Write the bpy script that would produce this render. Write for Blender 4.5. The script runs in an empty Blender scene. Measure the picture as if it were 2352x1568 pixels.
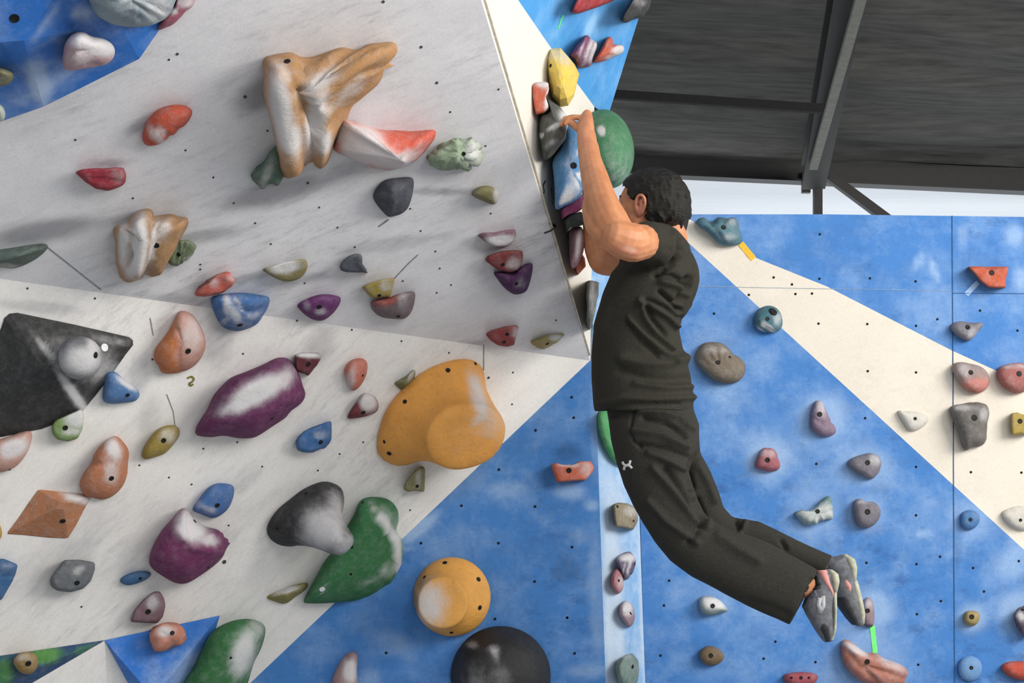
import bpy, bmesh, math, random
from mathutils import Vector, Matrix, noise, geometry
from mathutils.bvhtree import BVHTree
random.seed(7)
S = bpy.context.scene
COL = S.collection

# ------------------------------------------------------------------ camera
F = 3920.0; CX, CY = 1176.0, 784.0
CAMLOC = Vector((0, 0, 1.5))
cd = bpy.data.cameras.new('camera'); cam = bpy.data.objects.new('camera', cd); COL.objects.link(cam)
cam.location = CAMLOC; cam.rotation_euler = (math.radians(98), 0, 0)
cd.sensor_width = 36; cd.lens = 60; cd.clip_end = 200
S.camera = cam
ROT = Matrix.Rotation(math.radians(98), 3, 'X')

# ------------------------------------------------------------------ light
w = bpy.data.worlds.new('World'); S.world = w; w.use_nodes = True
bg = w.node_tree.nodes['Background']; bg.inputs[0].default_value = (0.86, 0.92, 1.0, 1); bg.inputs[1].default_value = 0.80
def area(name, loc, target, size, sy, power, col):
    l = bpy.data.lights.new(name, 'AREA'); l.shape = 'RECTANGLE'; l.size = size; l.size_y = sy
    l.energy = power; l.color = col
    o = bpy.data.objects.new(name, l); COL.objects.link(o); o.location = loc
    o.rotation_euler = (Vector(target) - Vector(loc)).to_track_quat('-Z', 'Y').to_euler()
    return o
area('skylight', (4.9, 2.4, 4.0), (0.2, 5.4, 2.5), 3.4, 2.2, 350, (1.0, 0.95, 0.87))
area('front_fill', (2.2, -0.4, 4.3), (0.2, 5.4, 2.6), 2.4, 1.4, 110, (1.0, 0.97, 0.93))  # added fill light from the front right, not a fitting of the hall
area('side_fill', (4.6, 5.2, 4.4), (0.25, 5.45, 2.4), 1.2, 1.0, 25, (1.0, 0.97, 0.92))  # added light that lifts the shaded prow side; no window is there
S.view_settings.view_transform = 'Standard'; S.view_settings.look = 'None'
S.view_settings.exposure = 0.04; S.view_settings.gamma = 1.0; S.view_settings.use_curve_mapping = False

# ------------------------------------------------------------------ geometry helpers
def ray(px, py):
    return ROT @ Vector(((px-CX)/F, -(py-CY)/F, -1.0))
def P(px, py, Y):
    d = ray(px, py); return CAMLOC + d*(Y/d.y)
VIEWR = ROT.transposed()
def proj(p):
    q = VIEWR @ (p-CAMLOC); return (CX + F*q.x/-q.z, CY - F*q.y/-q.z)
class Plane:
    def __init__(s, a, b, c):
        s.o = a; n = (b-a).cross(c-a).normalized()
        if n.dot(CAMLOC-a) < 0: n = -n
        s.n = n
    def at(s, px, py, h=0.0):
        d = ray(px, py); o = s.o + s.n*h
        return CAMLOC + d*((o-CAMLOC).dot(s.n)/d.dot(s.n))
A_ = P(1355, 828, 5.75); T_ = P(1105, 0, 4.5); L_ = P(0, 640, 4.7)
PL = {}
PL['W1'] = Plane(T_, A_, L_)
PL['W2'] = Plane(A_, L_, P(575, 1568, 5.75))
PL['B1'] = Plane(A_, P(575, 1568, 5.75), P(1390, 1568, 5.75))
PL['SF'] = Plane(T_, A_, P(1365, 245, 5.75))
PL['C'] = Plane(P(1365, 828, 5.75), P(1390, 1568, 5.75), P(1482, 1568, 5.93))
PL['B2'] = Plane(P(1482, 1568, 5.93), P(1470, 1000, 5.93), P(2352, 1000, 6.1))
PL['B3'] = Plane(PL['SF'].at(1190, 0), P(1365, 245, 5.75), P(1480, 0, 5.75))
TLK = PL['W1'].at(55, 93, .24)
PL['TL'] = Plane(TLK, PL['W1'].at(320, 135), PL['W1'].at(210, -130, .24))
PL['TL2'] = Plane(TLK, PL['W1'].at(0, 280), PL['W1'].at(-150, 110, .24))
def fplane(Y): return Plane(P(900, 700, Y), P(1300, 700, Y), P(1100, 1200, Y))

def lin(h):
    v = [int(h[i:i+2], 16)/255 for i in (0, 2, 4)]
    return tuple(x/12.92 if x <= .04045 else ((x+.055)/1.055)**2.4 for x in v) + (1,)

# ------------------------------------------------------------------ materials
def dull(h, k=.80, s=.84):
    c = lin(h)[:3]; g = .3*c[0]+.55*c[1]+.15*c[2]
    return tuple(k*(g+(x-g)*s) for x in c)+(1,)
class NT:
    def __init__(s, name):
        s.m = bpy.data.materials.new(name); s.m.use_nodes = True; s.t = s.m.node_tree
        s.b = s.t.nodes['Principled BSDF']
        s.tc = s.t.nodes.new('ShaderNodeTexCoord')
    def n(s, typ, **kw):
        x = s.t.nodes.new(typ)
        for k, v in kw.items(): setattr(x, k, v)
        return x
    def l(s, a, b): s.t.links.new(a, b)
    def noise(s, scale, detail=4, rough=.55, vec=None):
        x = s.n('ShaderNodeTexNoise'); x.inputs['Scale'].default_value = scale
        x.inputs['Detail'].default_value = detail; x.inputs['Roughness'].default_value = rough
        s.l(vec or s.tc.outputs['Object'], x.inputs['Vector']); return x.outputs['Fac']
    def ramp(s, fac, a, b, ca=(0,0,0,1), cb=(1,1,1,1)):
        x = s.n('ShaderNodeValToRGB'); e = x.color_ramp.elements
        e[0].position = a; e[0].color = ca; e[1].position = b; e[1].color = cb
        s.l(fac, x.inputs[0]); return x.outputs[0]
    def mix(s, fac, a, b, mode='MIX'):
        x = s.n('ShaderNodeMix', data_type='RGBA', blend_type=mode)
        for v, i in ((fac, 0), (a, 6), (b, 7)):
            if isinstance(v, (int, float)): x.inputs[i].default_value = v
            elif isinstance(v, tuple): x.inputs[i].default_value = v
            else: s.l(v, x.inputs[i])
        return x.outputs[2]
    def math(s, op, a, b=0.0, clamp=False):
        x = s.n('ShaderNodeMath', operation=op, use_clamp=clamp)
        for v, i in ((a, 0), (b, 1)):
            if isinstance(v, (int, float)): x.inputs[i].default_value = v
            else: s.l(v, x.inputs[i])
        return x.outputs[0]
    def bump(s, h, strength, dist=.01):
        x = s.n('ShaderNodeBump'); x.inputs['Strength'].default_value = strength
        x.inputs['Distance'].default_value = dist; s.l(h, x.inputs['Height']); s.l(x.outputs[0], s.b.inputs['Normal'])
    def marks(s, noi, k=.5):
        a = s.n('ShaderNodeAttribute', attribute_name='marks')
        sp = s.n('ShaderNodeSeparateColor'); s.l(a.outputs['Color'], sp.inputs[0])
        o = []
        nn = s.math('MULTIPLY', s.math('SUBTRACT', noi, .5), k)
        for ch in range(3):
            v = sp.outputs[ch]
            g = s.math('MULTIPLY', v, 1.0)
            e = s.math('ADD', g, s.math('MULTIPLY', nn, s.math('MULTIPLY', s.math('SUBTRACT', 1.15, v, True), s.math('MULTIPLY', v, 4.0, True))))
            x = s.n('ShaderNodeMapRange', interpolation_type='SMOOTHSTEP'); x.inputs[1].default_value = .02; x.inputs[2].default_value = .95
            s.l(e, x.inputs[0]); o.append(x.outputs[0])
        return o
MATS = {}
def m_hold(col, col2=None, rough=.8, speck=.3):
    key = (col, col2, rough)
    if key in MATS: return MATS[key]
    t = NT('hold_' + col)
    lum = min(1, 4*(.3*lin(col)[0]+.55*lin(col)[1]+.15*lin(col)[2])); speck = speck*(.3+.7*lum); dk_ = (.06+.20*lum)*(1 if rough > .7 else .25); speck = speck*(1 if rough > .7 else .4)
    fine = t.noise(90, 5, .7); big = t.noise(14, 4); mid = t.noise(34, 6, .7)
    c = dull(col); c2 = dull(col2) if col2 else tuple(x*.62 for x in c[:3]) + (1,)
    base = t.mix(t.math('MULTIPLY', t.ramp(big, .42, .72), .5), c, tuple(x*.72 for x in c[:3]) + (1,))
    base = t.mix(t.math('MULTIPLY', t.ramp(fine, .62, .75), speck), base, (.75, .74, .72, 1))
    ch, sc, dk = t.marks(t.math('ADD', t.math('MULTIPLY', big, .6), t.math('MULTIPLY', mid, .4)), 1.2)
    base = t.mix(sc, base, c2)
    base = t.mix(t.math('MULTIPLY', t.ramp(mid, .45, .75), dk_), base, (.5, .49, .5, 1))
    base = t.mix(t.math('MULTIPLY', t.ramp(t.noise(60, 4, .8), .55, .7), .35), base, tuple(x*.4 for x in c[:3]) + (1,))
    base = t.mix(t.math('MULTIPLY', ch, .88), base, (.62, .615, .63, 1))
    base = t.mix(t.math('MULTIPLY', dk, .7), base, (.03, .03, .03, 1))
    t.l(base, t.b.inputs['Base Color']); t.b.inputs['Roughness'].default_value = rough
    t.b.inputs['Specular IOR Level'].default_value = .3
    t.bump(t.math('ADD', fine, t.math('MULTIPLY', mid, 2.0)), .45, .005)
    MATS[key] = t.m; return t.m
def m_wall(name, col, chalk, dirt_shade, u=(1,0,0), v=(0,0,1), sm=.55, stretch=7.0, chalk_amt=.25):
    t = NT(name); c = lin(col)
    dots = []
    for ax, sc in ((u, 1.0), (v, stretch)):
        d = t.n('ShaderNodeVectorMath', operation='DOT_PRODUCT'); d.inputs[1].default_value = tuple(x*sc for x in ax)
        t.l(t.tc.outputs['Object'], d.inputs[0]); dots.append(d.outputs['Value'])
    cx = t.n('ShaderNodeCombineXYZ'); t.l(dots[0], cx.inputs[0]); t.l(dots[1], cx.inputs[1])
    st = t.noise(3.0, 9, .7, cx.outputs[0]); st2 = t.noise(9, 6, .75, cx.outputs[0])
    cloud = t.noise(2.6, 6, .62); cl2 = t.noise(7, 6, .7); fine = t.noise(150, 3, .8)
    base = t.mix(t.math('MULTIPLY', t.ramp(cl2, .45, .7), chalk_amt), c, lin(chalk))
    base = t.mix(t.math('MULTIPLY', t.ramp(cloud, .52, .74), chalk_amt*1.2), base, lin(chalk))
    base = t.mix(t.math('MULTIPLY', t.ramp(st, .52, .78), sm), base, lin(dirt_shade))
    brk = t.ramp(t.noise(1.7, 4, .6), .42, .62)
    base = t.mix(t.math('MULTIPLY', t.math('MULTIPLY', t.ramp(st2, .50, .72), brk), min(1, sm*2.0)), base, lin(dirt_shade))
    st3 = t.noise(26, 6, .75, cx.outputs[0])
    base = t.mix(t.math('MULTIPLY', t.ramp(st3, .56, .76), min(1, sm*1.1)), base, lin(dirt_shade))
    ch, sc, dk = t.marks(t.math('ADD', t.math('MULTIPLY', cl2, .5), t.math('MULTIPLY', st2, .5)), 1.3)
    base = t.mix(t.math('MULTIPLY', ch, .75), base, lin(chalk))
    base = t.mix(t.math('MULTIPLY', sc, .85), base, lin(dirt_shade))
    base = t.mix(t.math('MULTIPLY', dk, .85), base, lin('4a4a2a') if 'white' in name else lin('173a66'))
    base = t.mix(t.math('MULTIPLY', t.ramp(fine, .35, .75), .26), base, tuple(x*.55 for x in c[:3]) + (1,))
    t.l(base, t.b.inputs['Base Color']); t.b.inputs['Roughness'].default_value = .7
    t.b.inputs['Specular IOR Level'].default_value = .25
    t.bump(t.noise(60, 4, .7), .12, .004)
    return t.m
def m_plain(name, col, rough=.7, nscale=40, var=.25, bump=.2, metal=0, spec=.3, stretch=None):
    if name in MATS: return MATS[name]
    t = NT(name); c = lin(col)
    vec = None
    if stretch:
        mp = t.n('ShaderNodeMapping'); mp.inputs['Scale'].default_value = stretch; t.l(t.tc.outputs['Object'], mp.inputs[0]); vec = mp.outputs[0]
    f = t.noise(nscale, 5, .65, vec)
    base = t.mix(t.ramp(f, .3, .7), tuple(x*(1-var) for x in c[:3]) + (1,), tuple(min(1, x*(1+var)) for x in c[:3]) + (1,))
    t.l(base, t.b.inputs['Base Color']); t.b.inputs['Roughness'].default_value = rough; t.b.inputs['Metallic'].default_value = metal
    t.b.inputs['Specular IOR Level'].default_value = spec
    if bump: t.bump(f, bump, .005)
    MATS[name] = t.m; return t.m
BOLT = m_plain('bolt_black', '0c0c0c', .6, 40, .2, 0)

# ------------------------------------------------------------------ mesh helpers
def pip(x, y, poly):
    c = False; n = len(poly)
    for i in range(n):
        x1, y1 = poly[i]; x2, y2 = poly[i-1]
        if (y1 > y) != (y2 > y) and x < (x2-x1)*(y-y1)/(y2-y1)+x1: c = not c
    return c
def mark_value(px, py, marks):
    o = [0, 0, 0]
    for m in marks:
        ch, x, y, rx, ry, ang, st = m
        a = math.radians(ang); dx = px-x; dy = py-y
        u = (dx*math.cos(a)+dy*math.sin(a))/rx; v = (-dx*math.sin(a)+dy*math.cos(a))/ry
        r = u*u+v*v
        if r < 3: o[ch] = max(o[ch], st*min(1, 1.35*math.exp(-r*1.1)))
    return o
def finish(name, verts, faces, mat, parent=None, origin=None, smooth=True, marks=(), matidx=None, mats=None):
    org = origin if origin is not None else Vector((0, 0, 0))
    me = bpy.data.meshes.new(name); me.from_pydata([tuple(v-org) for v in verts], [], faces); me.update()
    bm = bmesh.new(); bm.from_mesh(me); bmesh.ops.recalc_face_normals(bm, faces=bm.faces); bm.to_mesh(me); bm.free()
    for p in me.polygons: p.use_smooth = smooth
    for m in (mats or [mat]): me.materials.append(m)
    if matidx:
        for p, i in zip(me.polygons, matidx): p.material_index = i
    if marks:
        at = me.color_attributes.new('marks', 'FLOAT_COLOR', 'POINT')
        for i, v in enumerate(verts):
            x, y = proj(v); r = mark_value(x, y, marks); at.data[i].color = (r[0], r[1], r[2], 1)
    o = bpy.data.objects.new(name, me); COL.objects.link(o); o.location = org
    if parent:
        o.parent = parent
        o.location = org - parent.location
    return o
def tag(o, label=None, cat=None, group=None, kind=None):
    if label: o['label'] = label
    if cat: o['category'] = cat
    if group: o['group'] = group
    if kind: o['kind'] = kind
    return o
def catmull(pts, n):
    m = len(pts); out = []
    seg = []
    dense = []
    for i in range(m):
        p0, p1, p2, p3 = (Vector(pts[(i+k-1) % m]) for k in range(4))
        for j in range(8):
            t = j/8
            dense.append(.5*((2*p1)+(p2-p0)*t+(2*p0-5*p1+4*p2-p3)*t*t+(3*p1-p0-3*p2+p3)*t**3))
    L = [0]
    for i in range(len(dense)): L.append(L[-1]+(dense[(i+1) % len(dense)]-dense[i]).length)
    tot = L[-1]; j = 0
    for i in range(n):
        d = tot*i/n
        while L[j+1] < d: j += 1
        f = (d-L[j])/max(1e-9, L[j+1]-L[j])
        out.append(dense[j].lerp(dense[(j+1) % len(dense)], f))
    return out
def round_poly(pts, n, r=.08):
    m = len(pts); out = []
    for i in range(m):
        a, b, c = Vector(pts[i-1]), Vector(pts[i]), Vector(pts[(i+1) % m])
        for t in (0, .5, 1):
            p = b.lerp(a, r); q = b.lerp(c, r)
            out.append(p.lerp(b, t*1.0).lerp(b.lerp(q, t), t))
    dense = out; L = [0]; res = []
    for i in range(len(dense)): L.append(L[-1]+(dense[(i+1) % len(dense)]-dense[i]).length)
    tot = L[-1]; j = 0
    for i in range(n):
        d = tot*i/n
        while L[j+1] < d: j += 1
        f = (d-L[j])/max(1e-9, L[j+1]-L[j]); res.append(dense[j].lerp(dense[(j+1) % len(dense)], f))
    return res
ZO = {'Z1': (0,0,3.137), 'Z2': (560,50,3.137), 'Z3': (0,450,3.484), 'Z4': (420,500,3.137), 'Z5': (1000,400,3.135),
      'Z6': (0,900,2.348), 'Z7': (400,900,2.347), 'Z8': (850,800,2.042), 'Y1': (1100,0,3.92), 'Y2': (1200,200,3.136),
      'Y4': (1300,450,3.135), 'Y5': (1250,900,2.348), 'Y6': (1550,480,2.933), 'Y7': (1550,850,2.183), 'Y8': (1750,1150,3.92), 'F': (0,0,1)}
def pts(s):
    z, rest = s.split('|'); ox, oy, k = ZO[z]
    return [(ox+float(a.split(',')[0])/k, oy+float(a.split(',')[1])/k) for a in rest.split()]
def dist_poly(x, y, pl):
    best = 1e9; p = Vector((x, y))
    for i in range(len(pl)-1):
        a, b = Vector(pl[i]), Vector(pl[i+1]); d = b-a
        t = max(0, min(1, (p-a).dot(d)/max(1e-9, d.length_squared)))
        best = min(best, (a+d*t-p).length)
    return best
def normals_of(verts, faces):
    me = bpy.data.meshes.new('tmp'); me.from_pydata([tuple(v) for v in verts], [], faces); me.update()
    ns = [v.normal.copy() for v in me.vertices]; bpy.data.meshes.remove(me); return ns
def displace(verts, faces, folds=(), namp=0, nfreq=20, outward=None, ridged=False, seed=0):
    ns = normals_of(verts, faces)
    out = []
    off = Vector((seed*3.1, seed*1.7, seed))
    for v, n in zip(verts, ns):
        if outward is not None and n.dot(outward) < -.3: n = -n
        d = 0
        if namp:
            q = noise.noise((v+off)*nfreq); q2 = noise.noise((v+off)*nfreq*2.3)
            d += namp*((1-2*abs(q)) if ridged else (q+.5*q2))
        if folds and n.dot(CAMLOC-v) > 0:
            x, y = proj(v)
            for pl, amp, wd in folds:
                r = dist_poly(x, y, pl)
                if r < 3*wd: d += amp*math.exp(-(r/wd)**2)
        out.append(v+n*d)
    return out
def add_bolt(parent, bvh, px, py, r=.0065):
    d = ray(px, py).normalized(); hit = bvh.ray_cast(CAMLOC, d)
    if hit[0] is None: return
    p, n = hit[0], hit[1]
    if n.dot(d) > 0: n = -n
    q = n.to_track_quat('Z', 'Y').to_matrix(); vs = []; fs = []
    prof = [(1.0, -.004), (1.0, .0015), (.75, .0022), (.5, .0012)]
    for (k, h) in prof:
        for i in range(10):
            a = 2*math.pi*i/10; vs.append(p+q @ Vector((math.cos(a)*r*k, math.sin(a)*r*k, h)))
    for j in range(len(prof)-1):
        for i in range(10):
            fs.append((j*10+i, j*10+(i+1) % 10, (j+1)*10+(i+1) % 10, (j+1)*10+i))
    fs.append(tuple(range(30, 40))); fs.append(tuple(range(9, -1, -1)))
    finish('bolt', vs, fs, BOLT, parent, p)

def hold(label, plane, outline, H, col, peak=None, col2=None, style='dome', bolts=(), chalk=(), folds=(),
         namp=.0, nfreq=25, ridged=False, group=None, cat='climbing hold', name='climbing_hold', back=0, N=44, boltr=.0065,
         levels=None, rough=.8, mat=None, top=None, seed=None):
    pl = PL[plane] if isinstance(plane, str) else plane
    o0 = pts(outline) if isinstance(outline, str) else outline
    if style == 'facet': ring = round_poly(o0, N, .06)
    elif style == 'block': ring = round_poly(o0, N, .12)
    else: ring = catmull(o0, N)
    cx = sum(p[0] for p in o0)/len(o0); cy = sum(p[1] for p in o0)/len(o0)
    pk = Vector(peak if peak else (cx, cy))
    prof = {'dome': [(1, 0), (.995, .22), (.96, .42), (.9, .58), (.8, .74), (.66, .87), (.5, .95), (.32, .99), (.15, 1.0)],
            'flat': [(1, 0), (.995, .55), (.97, .8), (.92, .93), (.84, .985), (.7, 1.0), (.5, 1.0), (.3, 1.0), (.15, 1.0)],
            'block': [(1, 0), (.99, .5), (.95, .8), (.88, .95), (.75, 1), (.5, 1.0), (.25, 1.0)],
            'facet': [(1, 0), (.985, .06), (.85, .2), (.6, .45), (.35, .7), (.15, .9)],
            'cone': [(1, 0), (.97, .15), (.88, .3), (.72, .5), (.55, .68), (.38, .83), (.2, .95)]}[style]
    if levels: prof = levels
    verts = []; faces = []
    secs = []
    if back:
        for (s, h) in reversed(prof[1:]): secs.append((s, -h*back))
    else: secs.append((1, -.004))
    secs += [(s, h*H) for s, h in prof]
    sd = seed if seed is not None else (cx*.013+cy*.007)
    for s, h in secs:
        for p in ring:
            q = pk+(p-pk)*s; verts.append(pl.at(q.x, q.y, h))
    K = len(secs)
    for j in range(K-1):
        for i in range(N):
            faces.append((j*N+i, j*N+(i+1) % N, (j+1)*N+(i+1) % N, (j+1)*N+i))
    hb = -back*prof[-1][1] if back else -.004
    verts.append(pl.at(pk.x, pk.y, hb)); b = len(verts)-1
    verts.append(pl.at(pk.x, pk.y, prof[-1][1]*H*1.0)); t = len(verts)-1
    for i in range(N):
        faces.append((i, b, (i+1) % N)); faces.append(((K-1)*N+i, (K-1)*N+(i+1) % N, t))
    if namp or folds: verts = displace(verts, faces, folds, namp, nfreq, pl.n, ridged, sd)
    bvh = BVHTree.FromPolygons([tuple(v) for v in verts], faces)
    org = pl.at(cx, cy, 0)
    material = mat or m_hold(col, col2, rough)
    GR = {'W1': 'climbing holds on the upper white overhang', 'W2': 'climbing holds on the lower white panel', 'B1': 'climbing holds on the blue left wall', 'C': 'climbing holds on the worn corner', 'B2': 'climbing holds on the right wall', 'TL': 'climbing holds on the blue volume', 'TL2': 'climbing holds on the blue volume', 'B3': 'climbing holds on the blue top panel'}
    if cat == 'climbing hold': group = GR.get(plane if isinstance(plane, str) else '', 'climbing holds on the side of the prow')
    o = finish(name, verts, faces, material, None, org, smooth=(style not in ('facet',)), marks=chalk or ())
    tag(o, label, cat, group)
    for bx in bolts: add_bolt(o, bvh, bx[0], bx[1], bx[2] if len(bx) > 2 else boltr)
    return o
def lofthold(label, plane, secs, col, **kw):
    """secs: list of (outline pixels, height) - horn like shapes that stand out from the wall"""
    pl = PL[plane] if isinstance(plane, str) else plane; N = 56
    verts = []; faces = []
    rings = []
    for ol, h in secs:
        o0 = pts(ol) if isinstance(ol, str) else ol
        r = catmull(o0, 160); c = sum(r, Vector((0, 0)))/len(r)
        r2 = sorted(r, key=lambda p: math.atan2(p.y-c.y, p.x-c.x)); an = [math.atan2(p.y-c.y, p.x-c.x) for p in r2]
        out = []
        for i in range(N):
            a = -math.pi+2*math.pi*i/N
            k = min(range(len(an)), key=lambda j: min(abs(an[j]-a), 2*math.pi-abs(an[j]-a))); out.append(r2[k])
        rings.append((out, h, c))
    for out, h, c in rings:
        for p in out: verts.append(pl.at(p.x, p.y, h))
    K = len(rings)
    for j in range(K-1):
        for i in range(N): faces.append((j*N+i, j*N+(i+1) % N, (j+1)*N+(i+1) % N, (j+1)*N+i))
    verts.append(pl.at(rings[0][2].x, rings[0][2].y, rings[0][1])); b = len(verts)-1
    verts.append(pl.at(rings[-1][2].x, rings[-1][2].y, rings[-1][1])); t = len(verts)-1
    for i in range(N): faces.append((i, b, (i+1) % N)); faces.append(((K-1)*N+i, (K-1)*N+(i+1) % N, t))
    bm = bmesh.new(); vs = [bm.verts.new(v) for v in verts]
    for f in faces: bm.faces.new([vs[i] for i in f])
    edges = [e for e in bm.edges]
    for _ in range(kw.get('smooth', 2)): bmesh.ops.smooth_vert(bm, verts=vs[N:-2], factor=.5, use_axis_x=True, use_axis_y=True, use_axis_z=True)
    verts = [v.co.copy() for v in vs]; bm.free()
    if kw.get('folds') or kw.get('namp'): verts = displace(verts, faces, kw.get('folds', ()), kw.get('namp', 0), kw.get('nfreq', 20), pl.n)
    bvh = BVHTree.FromPolygons([tuple(v) for v in verts], faces)
    o = finish(kw.get('name', 'climbing_hold'), verts, faces, m_hold(col, kw.get('col2'), kw.get('rough', .75)), None, pl.at(rings[0][2].x, rings[0][2].y, 0), True, kw.get('chalk', ()))
    tag(o, label, 'climbing hold', 'climbing holds on the lower white panel' if plane == 'W2' else 'climbing holds on the blue left wall')
    for bx in kw.get('bolts', ()): add_bolt(o, bvh, bx[0], bx[1], bx[2] if len(bx) > 2 else .0065)
    return o
def ell(cx, cy, rx, ry, ang=0, n=20):
    a = math.radians(ang)
    return [(cx+rx*math.cos(t)*math.cos(a)-ry*math.sin(t)*math.sin(a), cy+rx*math.cos(t)*math.sin(a)+ry*math.sin(t)*math.cos(a)) for t in [2*math.pi*i/n for i in range(n)]]

def patch_mesh(polys, n, depth, extra_n=None):
    """polys: list of (list of 3D pts, material index). Finely divided front, plain back pushed behind by depth."""
    verts = []; faces = []; mi = []
    for P3, idx, nrm in polys:
        base = P3[0]; ax = (P3[1]-P3[0]).normalized(); ay = nrm.cross(ax).normalized()
        tri = geometry.tessellate_polygon([[Vector(((p-base).dot(ax), (p-base).dot(ay), 0)) for p in P3]])
        for (a, b, c) in tri:
            A, B, Cc = P3[a], P3[b], P3[c]
            L = max((A-B).length, (B-Cc).length, (A-Cc).length); m = max(1, min(n, int(L/.022)))
            off = len(verts); ids = {}
            for i in range(m+1):
                for j in range(m+1-i):
                    ids[(i, j)] = len(verts); verts.append(A+(B-A)*(i/m)+(Cc-A)*(j/m))
            for i in range(m):
                for j in range(m-i):
                    faces.append((ids[(i, j)], ids[(i+1, j)], ids[(i, j+1)])); mi.append(idx)
                    if i+j < m-1: faces.append((ids[(i+1, j)], ids[(i+1, j+1)], ids[(i, j+1)])); mi.append(idx)
        k = len(P3); f = len(verts)
        for p in P3: verts.append(p.copy())
        for p in P3: verts.append(p-nrm*depth)
        for i in range(k): faces.append((f+i, f+(i+1) % k, f+k+(i+1) % k, f+k+i)); mi.append(idx)
        for (a, b, c) in tri: faces.append((f+k+a, f+k+b, f+k+c)); mi.append(idx)
    return verts, faces, mi
def wall(name, polys, mats, marks=(), depth=.05, n=150):
    v, f, mi = patch_mesh(polys, n, depth)
    o = finish(name, v, f, None, None, None, False, marks, mi, mats)
    return tag(o, kind='structure')
def strip_mesh(name, segs, mat, parent, rad=.0012):
    vs = []; fs = []
    for pl, line, r in segs:
        P3 = [PL[pl].at(x, y, .0008) for x, y in line]; n = PL[pl].n
        for a, b in zip(P3[:-1], P3[1:]):
            d = (b-a).normalized(); s = n.cross(d)*(r or rad); k = len(vs)
            vs += [a-s, a+s, b+s, b-s, a-s+n*.001, a+s+n*.001, b+s+n*.001, b-s+n*.001]
            fs += [(k, k+1, k+2, k+3), (k+4, k+7, k+6, k+5), (k, k+4, k+5, k+1), (k+1, k+5, k+6, k+2), (k+2, k+6, k+7, k+3), (k+3, k+7, k+4, k)]
    return finish(name, vs, fs, mat, parent, None, False)
def dot_mesh(name, pl, dots, mat, parent, r=.0045):
    vs = []; fs = []; q = PL[pl].n.to_track_quat('Z', 'Y').to_matrix()
    for d in dots:
        c = PL[pl].at(d[0], d[1], 0); rr = d[2] if len(d) > 2 else r; k = len(vs)
        for h, s in ((-.002, 1), (.0012, 1), (.0014, .8), (.0002, .6)):
            for i in range(10):
                a = math.pi*i/5; vs.append(c+q @ Vector((rr*s*math.cos(a), rr*s*math.sin(a), h)))
        for j in range(3):
            for i in range(10): fs.append((k+j*10+i, k+j*10+(i+1) % 10, k+(j+1)*10+(i+1) % 10, k+(j+1)*10+i))
        fs.append(tuple(k+30+i for i in range(10))); fs.append(tuple(k+9-i for i in range(10)))
    return finish(name, vs, fs, mat, parent, None, False)
def bx(verts, faces, a, b, wd, ht, up=Vector((0, 0, 1))):
    d = (b-a).normalized(); s = d.cross(up).normalized()*wd/2; u = s.cross(d).normalized()*ht/2; k = len(verts)
    for p in (a, b):
        for x, y in ((-1, -1), (1, -1), (1, 1), (-1, 1)): verts.append(p+s*x+u*y)
    for f in ((0, 1, 2, 3), (7, 6, 5, 4), (0, 4, 5, 1), (1, 5, 6, 2), (2, 6, 7, 3), (3, 7, 4, 0)): faces.append(tuple(k+i for i in f))

#SECTION_WALLS
# ------------------------------------------------------------------ the room and the climbing walls
def plu(pl, a, b):
    u = (PL[pl].at(*b)-PL[pl].at(*a)).normalized(); return tuple(u), tuple(PL[pl].n.cross(u).normalized())
u1, v1 = plu('W1', (500, 500), (760, 400)); u2, v2 = plu('W2', (300, 1250), (430, 1130))
MW1 = m_wall('white_ply_upper', 'cfcfd4', 'e6e6ea', '6f7077', u1, v1, .27, 4, .35)
MW2 = m_wall('white_ply_lower', 'dcdad8', 'f2f1ef', '85858c', u2, v2, .28, 3.5, .3)
MSF = m_wall('white_ply_side', 'dcd8d0', 'e8e5df', 'a9a39a', (0, 0, 1), (0, 1, 0), .18, 5, .2)
MBL = m_wall('blue_paint', '4079bd', '9fbbdd', '2b558e', (1, 0, 0), (0, 0, 1), .5, 1.6, .34)
MCR = m_wall('white_cream_paint', 'd6cfc4', 'e6e2da', 'b3aa9c', (1, 0, 0), (0, 0, 1), .2, 2, .2)
MB3 = m_wall('blue_paint_top', '4b97d8', 'a8d0f0', '3676bd', (.4, .2, .9), (.9, 0, -.4), .4, 3, .3)
MCO = m_wall('blue_corner_worn', '7ea8d4', 'c8d3e0', '5089c6', (0, 0, .4), (1, .6, 0), .55, 3.5, .75)
MTL = m_wall('blue_volume_paint', '3272c6', 'b9cbe2', '1f4686', (1, 0, 0), (0, 0, 1), .5, 1.5, .35)
def q(pl, *pp): return [PL[pl].at(x, y) for x, y in pp]

W1 = wall('wall_upper_left', [(q('W1', (-420, 581.7), (-420, -360), (1005, -330), (1105, 0), (1355, 828)) , 0, PL['W1'].n)], [MW1],  # dark smudges near the holds: boot rub mixed with painted hold shadow
    marks=[(1, 640, 440, 160, 30, -14, .8), (1, 780, 395, 170, 22, -20, .45), (1, 100, 530, 150, 28, -10, .8), (1, 300, 505, 60, 22, -10, .55), (1, 480, 540, 90, 18, -8, .6),
           (1, 1020, 440, 90, 10, 0, .6), (1, 590, 220, 40, 60, 60, .7), (1, 320, 290, 40, 14, -30, .6), (1, 250, 375, 60, 10, -5, .5), (1, 700, 640, 70, 14, -10, .5), (1, 900, 560, 120, 18, -8, .45),
           (1, 860, 655, 60, 12, -10, .4), (1, 1080, 790, 40, 10, 0, .4), (1, 560, 640, 80, 12, -10, .45), (1, 420, 690, 120, 14, 6, .4)])
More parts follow.
